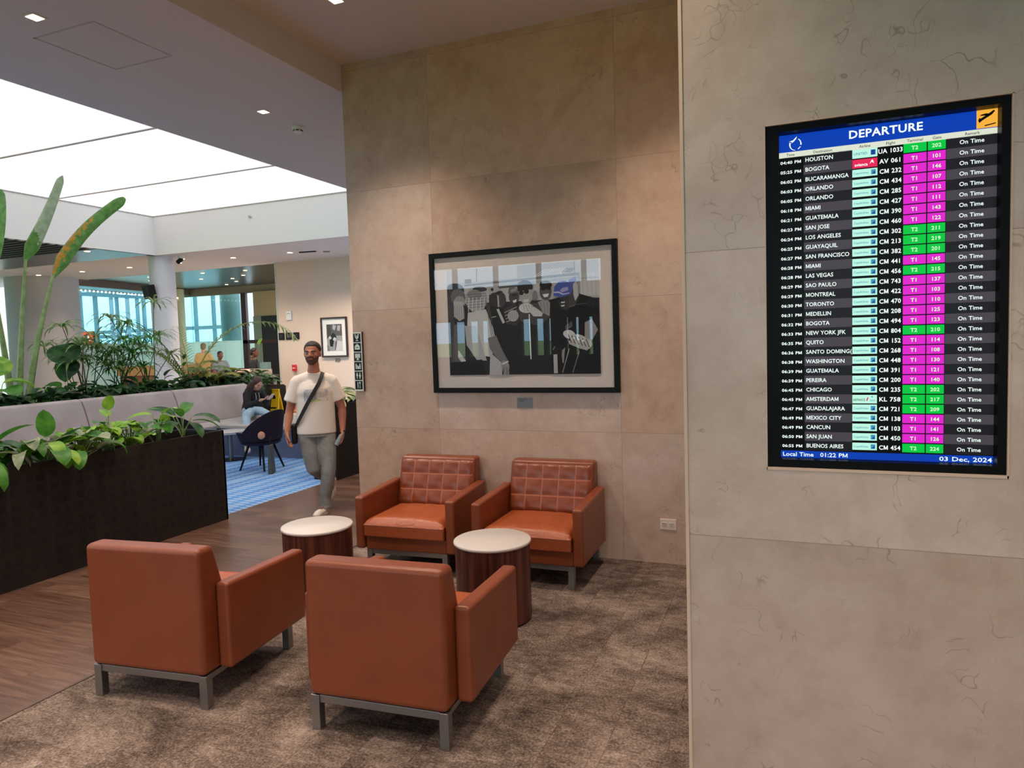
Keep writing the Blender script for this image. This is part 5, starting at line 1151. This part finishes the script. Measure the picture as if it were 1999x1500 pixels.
# crossbody bag: strap over the shoulder on the right of the picture, black pouch behind the other hip
cb = thing('crossbody_bag', 'black crossbody bag on the hip of the walking man with its strap over his shoulder', 'bag', (-4.577, 5.881, 0), math.radians(38))
pts = [(.085, .055, 1.472), (.088, -.01, 1.470), (.072, -.085, 1.425), (.040, -.135, 1.36), (-.015, -.152, 1.27), (-.075, -.150, 1.17), (-.135, -.130, 1.06), (-.178, -.085, .98), (-.205, -.01, .93), (-.215, .06, .92)]
sb_ = MB(); wv = []
for i, p in enumerate(pts):
    p = V(p); a = V(pts[min(i+1, len(pts)-1)])-V(pts[max(i-1, 0)]); out = V((p.x*.8, p.y-.02, .15 if i < 3 else 0)).normalized(); s_ = a.cross(out).normalized()*.019
    wv.append([p-s_+out*.004, p+s_+out*.004, p+s_-out*.003, p-s_-out*.003])
vs = [q for r in wv for q in r]; fs = [(i*4+j, i*4+(j+1) % 4, (i+1)*4+(j+1) % 4, (i+1)*4+j) for i in range(len(pts)-1) for j in range(4)]
sb_.add(vs, fs); sb_.build('strap', mat('strap_black', (22, 20, 24), .7), cb, smooth=True, angle=60)
MB().cbox((-.222, .075, .845), (.06, .17, .20)).build('pouch', M['black'], cb, bevel=.02)
ph = thing('water_bottle', 'small clear bottle in the hand of the walking man nearer the marble wall', 'bottle', (-4.577, 5.881, 0), math.radians(38))
q = V((.228, -.040, .775)); dq = V((-.55, -.1, -.83)).normalized()
B = Matrix((dq.orthogonal().normalized(), dq.cross(dq.orthogonal().normalized()), dq)).transposed()
bt = MB().lathe([(.012, -.085), (.012, -.06), (.026, -.04), (.027, .055), (.024, .075)], 18); bt.v = [B @ v+q for v in bt.v]
bt.build('bottle_body', mat('bottle_grey', (132, 144, 152), .15), ph, smooth=True, angle=50)
ct = MB().lathe([(.014, -.1), (.014, -.082)], 14); ct.v = [B @ v+q for v in ct.v]; ct.build('cap', M['black'], ph, smooth=True, angle=50)

# woman on the bench, looking down at a phone
wo = thing('person', 'seated woman with long dark hair in a black hoodie and pale jeans on the bench', 'person', (-9.1, 9.82, .5))
def wl(x, y, z): return V((x+9.1, y-9.82, z-.5))
hcw = wl(-8.86, 9.80, 1.105); RW = rot('Z', 78) @ rot('X', 32)
b = MB(); PW = head(b, hcw, RW, .92)
b.limb([(wl(-8.96, 9.82, .98), .05), (wl(-9.02, 9.82, .85), .11), (wl(-9.08, 9.82, .64), .12)])
hw = [wl(-8.62, 9.66, .835), wl(-8.60, 9.80, .845)]
b.limb([(wl(-8.97, 9.64, .93), .045), (wl(-8.88, 9.54, .72), .036), (hw[0]-V((.06, 0, .01)), .026)]); b.limb([(wl(-8.97, 10.0, .93), .045), (wl(-8.86, 10.02, .73), .036), (hw[1]-V((.06, -.05, .01)), .026)])
hand(b, hw[0]-V((.05, 0, .01)), (1, .25, .25), (0, .3, 1), (.2, 1, .2), .9, .9); hand(b, hw[1]-V((.05, -.03, .01)), (1, -.2, .25), (0, -.3, 1), (.2, -1, .2), .9, .9)
b.limb([(wl(-9.06, 9.74, .60), .085), (wl(-8.55, 9.50, .64), .055), (wl(-8.10, 9.30, .57), .04), (wl(-7.98, 9.24, .56), .035)]); b.limb([(wl(-9.06, 9.9, .60), .085), (wl(-8.5, 9.1, .61), .055), (wl(-8.02, 8.55, .25), .04)])
fuse(b, 'body', M['skin2'], wo, .008, 3)
b = MB(); b.limb([(wl(-8.985, 9.82, .955), .085), (wl(-9.03, 9.82, .82), .135), (wl(-9.08, 9.82, .64), .145)]); b.limb([(wl(-8.99, 9.68, .93), .075), (wl(-8.99, 9.96, .93), .075)])
b.limb([(wl(-8.97, 9.64, .92), .07), (wl(-8.88, 9.54, .72), .058), (hw[0]-V((.09, 0, .02)), .042)]); b.limb([(wl(-8.97, 10.0, .92), .07), (wl(-8.86, 10.02, .73), .058), (hw[1]-V((.09, -.05, .02)), .042)])
b.limb([(wl(-9.04, 9.82, 1.0), .06), (wl(-9.08, 9.82, .96), .08)])
fuse(b, 'hoodie', mat('hoodie_black', (30, 26, 30), .85), wo, .01, 4)
ds = MB()
for y in (9.78, 9.86): ds.tube([wl(-8.90, y, .94), wl(-8.885, y, .86), wl(-8.895, y, .80)], .006, 6)
ds.build('drawstring', mat('cord_white', (196, 192, 190), .8), wo, smooth=True)
b = MB(); b.ell(wl(-9.07, 9.82, .62), (.13, .17, .11)); b.limb([(wl(-9.06, 9.74, .61), .10), (wl(-8.55, 9.50, .65), .072), (wl(-8.18, 9.34, .585), .055)]); b.limb([(wl(-9.06, 9.9, .61), .10), (wl(-8.5, 9.1, .62), .072), (wl(-8.08, 8.62, .32), .056)])
fuse(b, 'jeans', M['jeans2'], wo, .01, 4)
b = MB(); b.ell(PW(0, .03, .045), (.086, .098, .088), RW); b.ell(PW(0, .085, -.06), (.075, .055, .13), RW)
b.limb([(PW(.07, .03, 0), .04), (PW(.085, .02, -.10), .038), (PW(.08, .0, -.19), .028)]); b.limb([(PW(-.07, .03, 0), .04), (PW(-.085, .02, -.10), .038), (PW(-.08, .0, -.19), .028)]); b.limb([(PW(0, .10, -.05), .06), (PW(0, .11, -.17), .055)])
for s in (-1, 1):
    b.limb([(PW(s*.085, .05, .0), .042), (PW(s*.115, .05, -.09), .045), (PW(s*.10, .02, -.18), .042), (PW(s*.12, -.01, -.27), .030)]); b.limb([(PW(s*.05, .10, -.04), .045), (PW(s*.075, .10, -.15), .048), (PW(s*.09, .06, -.26), .034)])
fuse(b, 'hair', M['hair2'], wo, .009, 4)
for s in (-1, 1):
    MB().ell(PW(s*.033, -.086, .000), (.013, .007, .004), RW, 10, 6).build('eyelid', mat('lash_dark', (70, 44, 40), .5), wo, smooth=True)
    MB().limb([(PW(s*.016, -.092, .022), .0045), (PW(s*.036, -.090, .027), .005), (PW(s*.054, -.076, .021), .004)], 8).build('eyebrow', M['hair2'], wo, smooth=True)
MB().ell(PW(0, -.096, -.054), (.020, .007, .006), RW, 10, 6).build('lips', mat('lips_rose', (176, 96, 92), .5), wo, smooth=True)
for pp in ((wl(-7.98, 9.24, .56), (.95, -.2, .25)), (wl(-8.02, 8.55, .22), (.75, -.6, -.3))):
    d = V(pp[1]).normalized(); shoe('shoe', V(pp[0])-d*.04-V((0, 0, .07)), V(pp[0])+d*.17-V((0, 0, .07)), (0, 0, 1), wo)
mp = thing('mobile_phone', 'pale phone held by the seated woman', 'phone', (-8.53, 9.74, .875))
MB().cbox((0, 0, 0), (.012, .075, .15), 0, rot('Y', 50)).build('phone_body', mat('phone_pale', (206, 190, 190), .3), mp, bevel=.004)

# people at the bar
def simple_person(label, loc, rz, shirt, hairm, skinm, h=1.7, arms='fwd', seated=False, sc_=None):
    t = thing('person', label, 'person', loc, rz); k = h/1.75; z0 = -.42*k if seated else 0
    def p(x, y, z): return V((x*k, y*k, z*k+z0))
    b = MB(); R_ = rot('X', 14); Ph = head(b, p(0, -.03, 1.64), R_, k)
    b.limb([(p(0, .02, 1.45), .06), (p(0, .02, 1.2), .11), (p(0, .02, .95), .12)])
    hands = []
    for s in (-1, 1):
        sh = p(s*.18, .02, 1.39); e_ = p(s*.24, -.06, 1.11); w_ = p(s*.15, -.32, 1.06)
        b.limb([(sh, .055), (e_, .042), (w_, .03)]); hand(b, w_, (-s*.2, -1, -.1), (0, -.1, -1), (-s, -.2, 0), k, .5)
        if seated: b.limb([(p(s*.09, .0, .92), .09), (p(s*.12, -.42, .92), .06), (p(s*.12, -.44, .52), .045)])
        else: b.limb([(p(s*.09, .02, .88), .09), (p(s*.1, .0, .48), .058), (p(s*.1, .03, .09), .042), (p(s*.11, -.1, .04), .035)])
    fuse(b, 'body', skinm, t, .011, 3)
    for s in (-1, 1): MB().ell(Ph(s*.033, -.084, .004), (.012, .008, .006), R_, 10, 6).build('eye', M['hair'], t, smooth=True)
    b = MB(); b.ring(p(0, .02, 1.3), p(0, .02, .84), .18, .18, 24, ry0=.12, ry1=.135); b.ell(p(0, .02, 1.27), (.19, .13, .17)); b.limb([(p(-.16, .02, 1.40), .07), (p(.16, .02, 1.40), .07)])
    for s in (-1, 1): b.ring(p(s*.17, .02, 1.39), p(s*.225, -.03, 1.19), .075, .08, 16)
    fuse(b, 'shirt', shirt, t, .012, 4)
    b = MB(); b.ring(p(0, .015, .95), p(0, .02, .82), .17, .175, 20, ry0=.12, ry1=.13)
    for s in (-1, 1):
        if seated: b.limb([(p(s*.09, .0, .90), .105), (p(s*.12, -.42, .92), .075), (p(s*.12, -.44, .55), .06)])
        else: b.limb([(p(s*.09, .02, .84), .10), (p(s*.1, .0, .48), .072), (p(s*.1, .03, .12), .058)])
    fuse(b, 'trousers', mat('trousers_dark', (36, 34, 40), .8), t, .012, 4)
    b = MB(); b.ell(Ph(0, .03, .045), (.084*k, .100*k, .086*k), R_); b.ell(Ph(0, .07, -.02), (.072*k, .05*k, .08*k), R_); fuse(b, 'hair', hairm, t, .01, 3)
    return t
simple_person('bar worker in a black t-shirt reaching over the counter', (-12.95, 14.25, 0), math.radians(112), mat('tee_black', (28, 30, 34), .85), M['hair'], M['skin3'], 1.72)
simple_person('person in a tan shirt seated with the back turned beyond the planter', (-16.35, 15.9, .62), math.radians(212), mat('shirt_tan', (198, 164, 104), .85), mat('hair_grey_brown', (120, 110, 84), .7), M['skin2'], 1.7, seated=True)
simple_person('dark-haired seated person beyond the planter with only head and shoulders showing', (-15.72, 15.9, .40), math.radians(70), mat('shirt_grey', (120, 122, 124), .85), M['hair'], M['skin3'], 1.65, seated=True)
for i, (x, y, z, lab) in enumerate(((-16.35, 15.9, 1.13, 'bar stool under the person in the tan shirt'), (-15.72, 15.9, .90, 'bar stool under the dark-haired seated person'))):
    st = thing('bar_stool', lab, 'stool', (x, y, 0), 0, 'bar stools')
    MB().lathe([(.17, z-.07), (.19, z-.05), (.18, z-.01)], 24).build('seat', M['brown'], st, smooth=True, angle=50); MB().lathe([(.2, 0), (.2, .015), (.03, .03), (.03, z-.07)], 20).build('pedestal', M['steel'], st, smooth=True, angle=50)

# ------------------------------------------------------------------ bar and hall furniture
ct = thing('bar_counter', 'dark bar counter with an open shelf at the end of the hall wall', 'counter', (-12.45, 13.6, 0))
MB().box((-1.2, -.32, 1.02), (.55, .34, 1.07)).build('worktop', mat('counter_top', (62, 52, 50), .3), ct, bevel=.006)
MB().box((-1.15, .2, 0), (.5, .3, 1.02)).build('back_panel', mat('counter_back', (128, 120, 118), .5), ct)
MB().box((-1.15, -.28, 0), (-1.08, .2, 1.02)).box((.42, -.28, 0), (.5, .2, 1.02)).build('carcass', mat('counter_dark', (40, 30, 30), .5), ct)
MB().box((-1.08, -.26, .55), (.42, .2, .58)).build('shelf', mat('counter_shelf', (112, 104, 102), .5), ct)
for i, (x, y, w_, d_, h_, c_, lab) in enumerate(((-12.9, 13.5, .42, .26, .17, (28, 26, 26), 'black tray on the bar counter beside the planter'), (-12.42, 13.45, .46, .28, .16, (196, 164, 146), 'open cardboard box on the bar counter'), (-12.05, 13.62, .26, .2, .13, (206, 182, 164), 'small cardboard box at the wall end of the bar counter'), (-12.2, 13.8, .24, .16, .30, (120, 150, 146), 'grey-green carton at the back of the bar counter'))):
    o = thing('box', lab, 'box', (x, y, 1.07), .15*i, 'boxes on the bar counter')
    mb = MB(); t_ = .012; mb.box((-w_/2, -d_/2, 0), (w_/2, d_/2, t_)).box((-w_/2, -d_/2, 0), (-w_/2+t_, d_/2, h_)).box((w_/2-t_, -d_/2, 0), (w_/2, d_/2, h_)).box((-w_/2, -d_/2, 0), (w_/2, -d_/2+t_, h_)).box((-w_/2, d_/2-t_, 0), (w_/2, d_/2, h_))
    mb.build('carton', mat('carton_%d' % i, c_, .7), o)
    if i != 1: MB().box((-w_/2, -d_/2, h_-.01), (w_/2, d_/2, h_+.004)).build('lid', mat('carton_%d' % i, c_, .7), o)
    else: MB().cbox((0, -d_/2-.05, h_-.03), (w_, .12, .006), 0, rot('X', 30)).build('flap', mat('carton_%d' % i, c_, .7), o)
wf = thing('wet_floor_sign', 'yellow folding wet floor sign behind the seated woman', 'sign', (-9.70, 11.2, 0), .1)
for s in (-1, 1):
    mb = MB(); R_ = rot('X', -s*12); mb.prism([(-.15, 0), (.15, 0), (.11, .92), (-.11, .92)], 1, -.012, .012)
    mb.v = [R_ @ v+V((0, -s*.18, 0)) for v in mb.v]; pn = mb.build('panel', mat('sign_yellow', (250, 196, 22), .45), wf, bevel=.008)
    if s == 1:
        mk = MB(); fy = -.0135
        mk.add([(-.045, fy, .72), (.045, fy, .72), (.03, fy, .79), (-.03, fy, .79)], [(0, 1, 2, 3)])
        for zz in (.30, .36, .52): mk.add([(-.08, fy, zz), (.08, fy, zz), (.08, fy, zz+.03), (-.08, fy, zz+.03)], [(0, 1, 2, 3)])
        mk.add([(-.06, fy, .16), (.05, fy, .14), (.07, fy, .17), (-.04, fy, .22)], [(0, 1, 2, 3)])
        mk.v = [R_ @ v+V((0, -s*.18, 0)) for v in mk.v]; mk.build('black_marking', M['black'], pn)
oc = thing('lounge_chair', 'orange lounge chair beyond the bench, left of the walking man', 'armchair', (-9.35, 11.9, 0), math.radians(200))
M['tan'] = mat('cognac_leather', (206, 116, 52), .45)
MB().prism([(-.33, .42), (.33, .42), (.40, .58), (.33, .80), (-.33, .80), (-.40, .58)], 1, -.30, -.22).build('backrest', M['tan'], oc, bevel=.02)
MB().box((-.33, -.24, .30), (.33, .34, .43)).build('seat', M['tan'], oc, bevel=.03)
for s in (-1, 1): MB().box((s*.36-.04, -.26, .3), (s*.36+.04, .30, .6)).build('armrest', M['tan'], oc, bevel=.02)
for x in (-.28, .28):
    for y in (-.2, .28): MB().ring((x, y, .3), (x*1.1, y*1.1, 0), .018, .012, 10).build('leg', M['black'], oc)
wb2 = thing('wooden_counter', 'warm wooden counter front seen through the palms left of the white column', 'counter', (-18.3, 16.4, 0), math.radians(20))
MB().box((-1.6, -.2, .98), (1.6, .25, 1.28)).build('top', mat('wood_warm', (196, 152, 96), .5), wb2); MB().box((-1.55, -.12, 0), (1.55, .2, .98)).build('front', mat('wood_brown', (142, 92, 58), .5), wb2)
# red lit sign in the concourse and the row of small bulbs along the left glass
rs = thing('lit_sign', 'red lit sign with white letters glowing behind the left glass', 'sign', (-20.75, 14.9, 2.18), math.radians(-66))
rs.location = (-21.5, 16.0, 2.22); rs.rotation_euler = (0, 0, math.radians(55))
MB().box((-.28, -.03, -.21), (.28, .03, .21)).build('panel', scr('sign_red_glow', (240, 96, 70), 2.6), rs, bevel=.02)
lt_ = MB(); text(lt_, 'V2', (-.20, -.033, -.08), EX, EZ, .17, 0, 'l', True, .34); lt_.build('lettering', scr('sign_white_glow', (255, 244, 238), 4.0), rs)
sl_ = thing('string_light', 'row of tiny lit bulbs along the top of the left glass wall', 'string light', (0, 0, 0))
d = (L[1]-L[0]); p0, p1 = L[0]+d*.02+V((.08, 0, 3.66)), L[0]+d*.85+V((.08, 0, 3.66))
MB().tube([p0, p0.lerp(p1, .5), p1], .008, 6).build('cable', M['black'], sl_)
for i in range(28): MB().ell(p0.lerp(p1, (i+.5)/28)+V((0, 0, -.03)), (.026, .026, .026), None, 10, 6).build('bulb', M['bulb'], sl_, smooth=True)
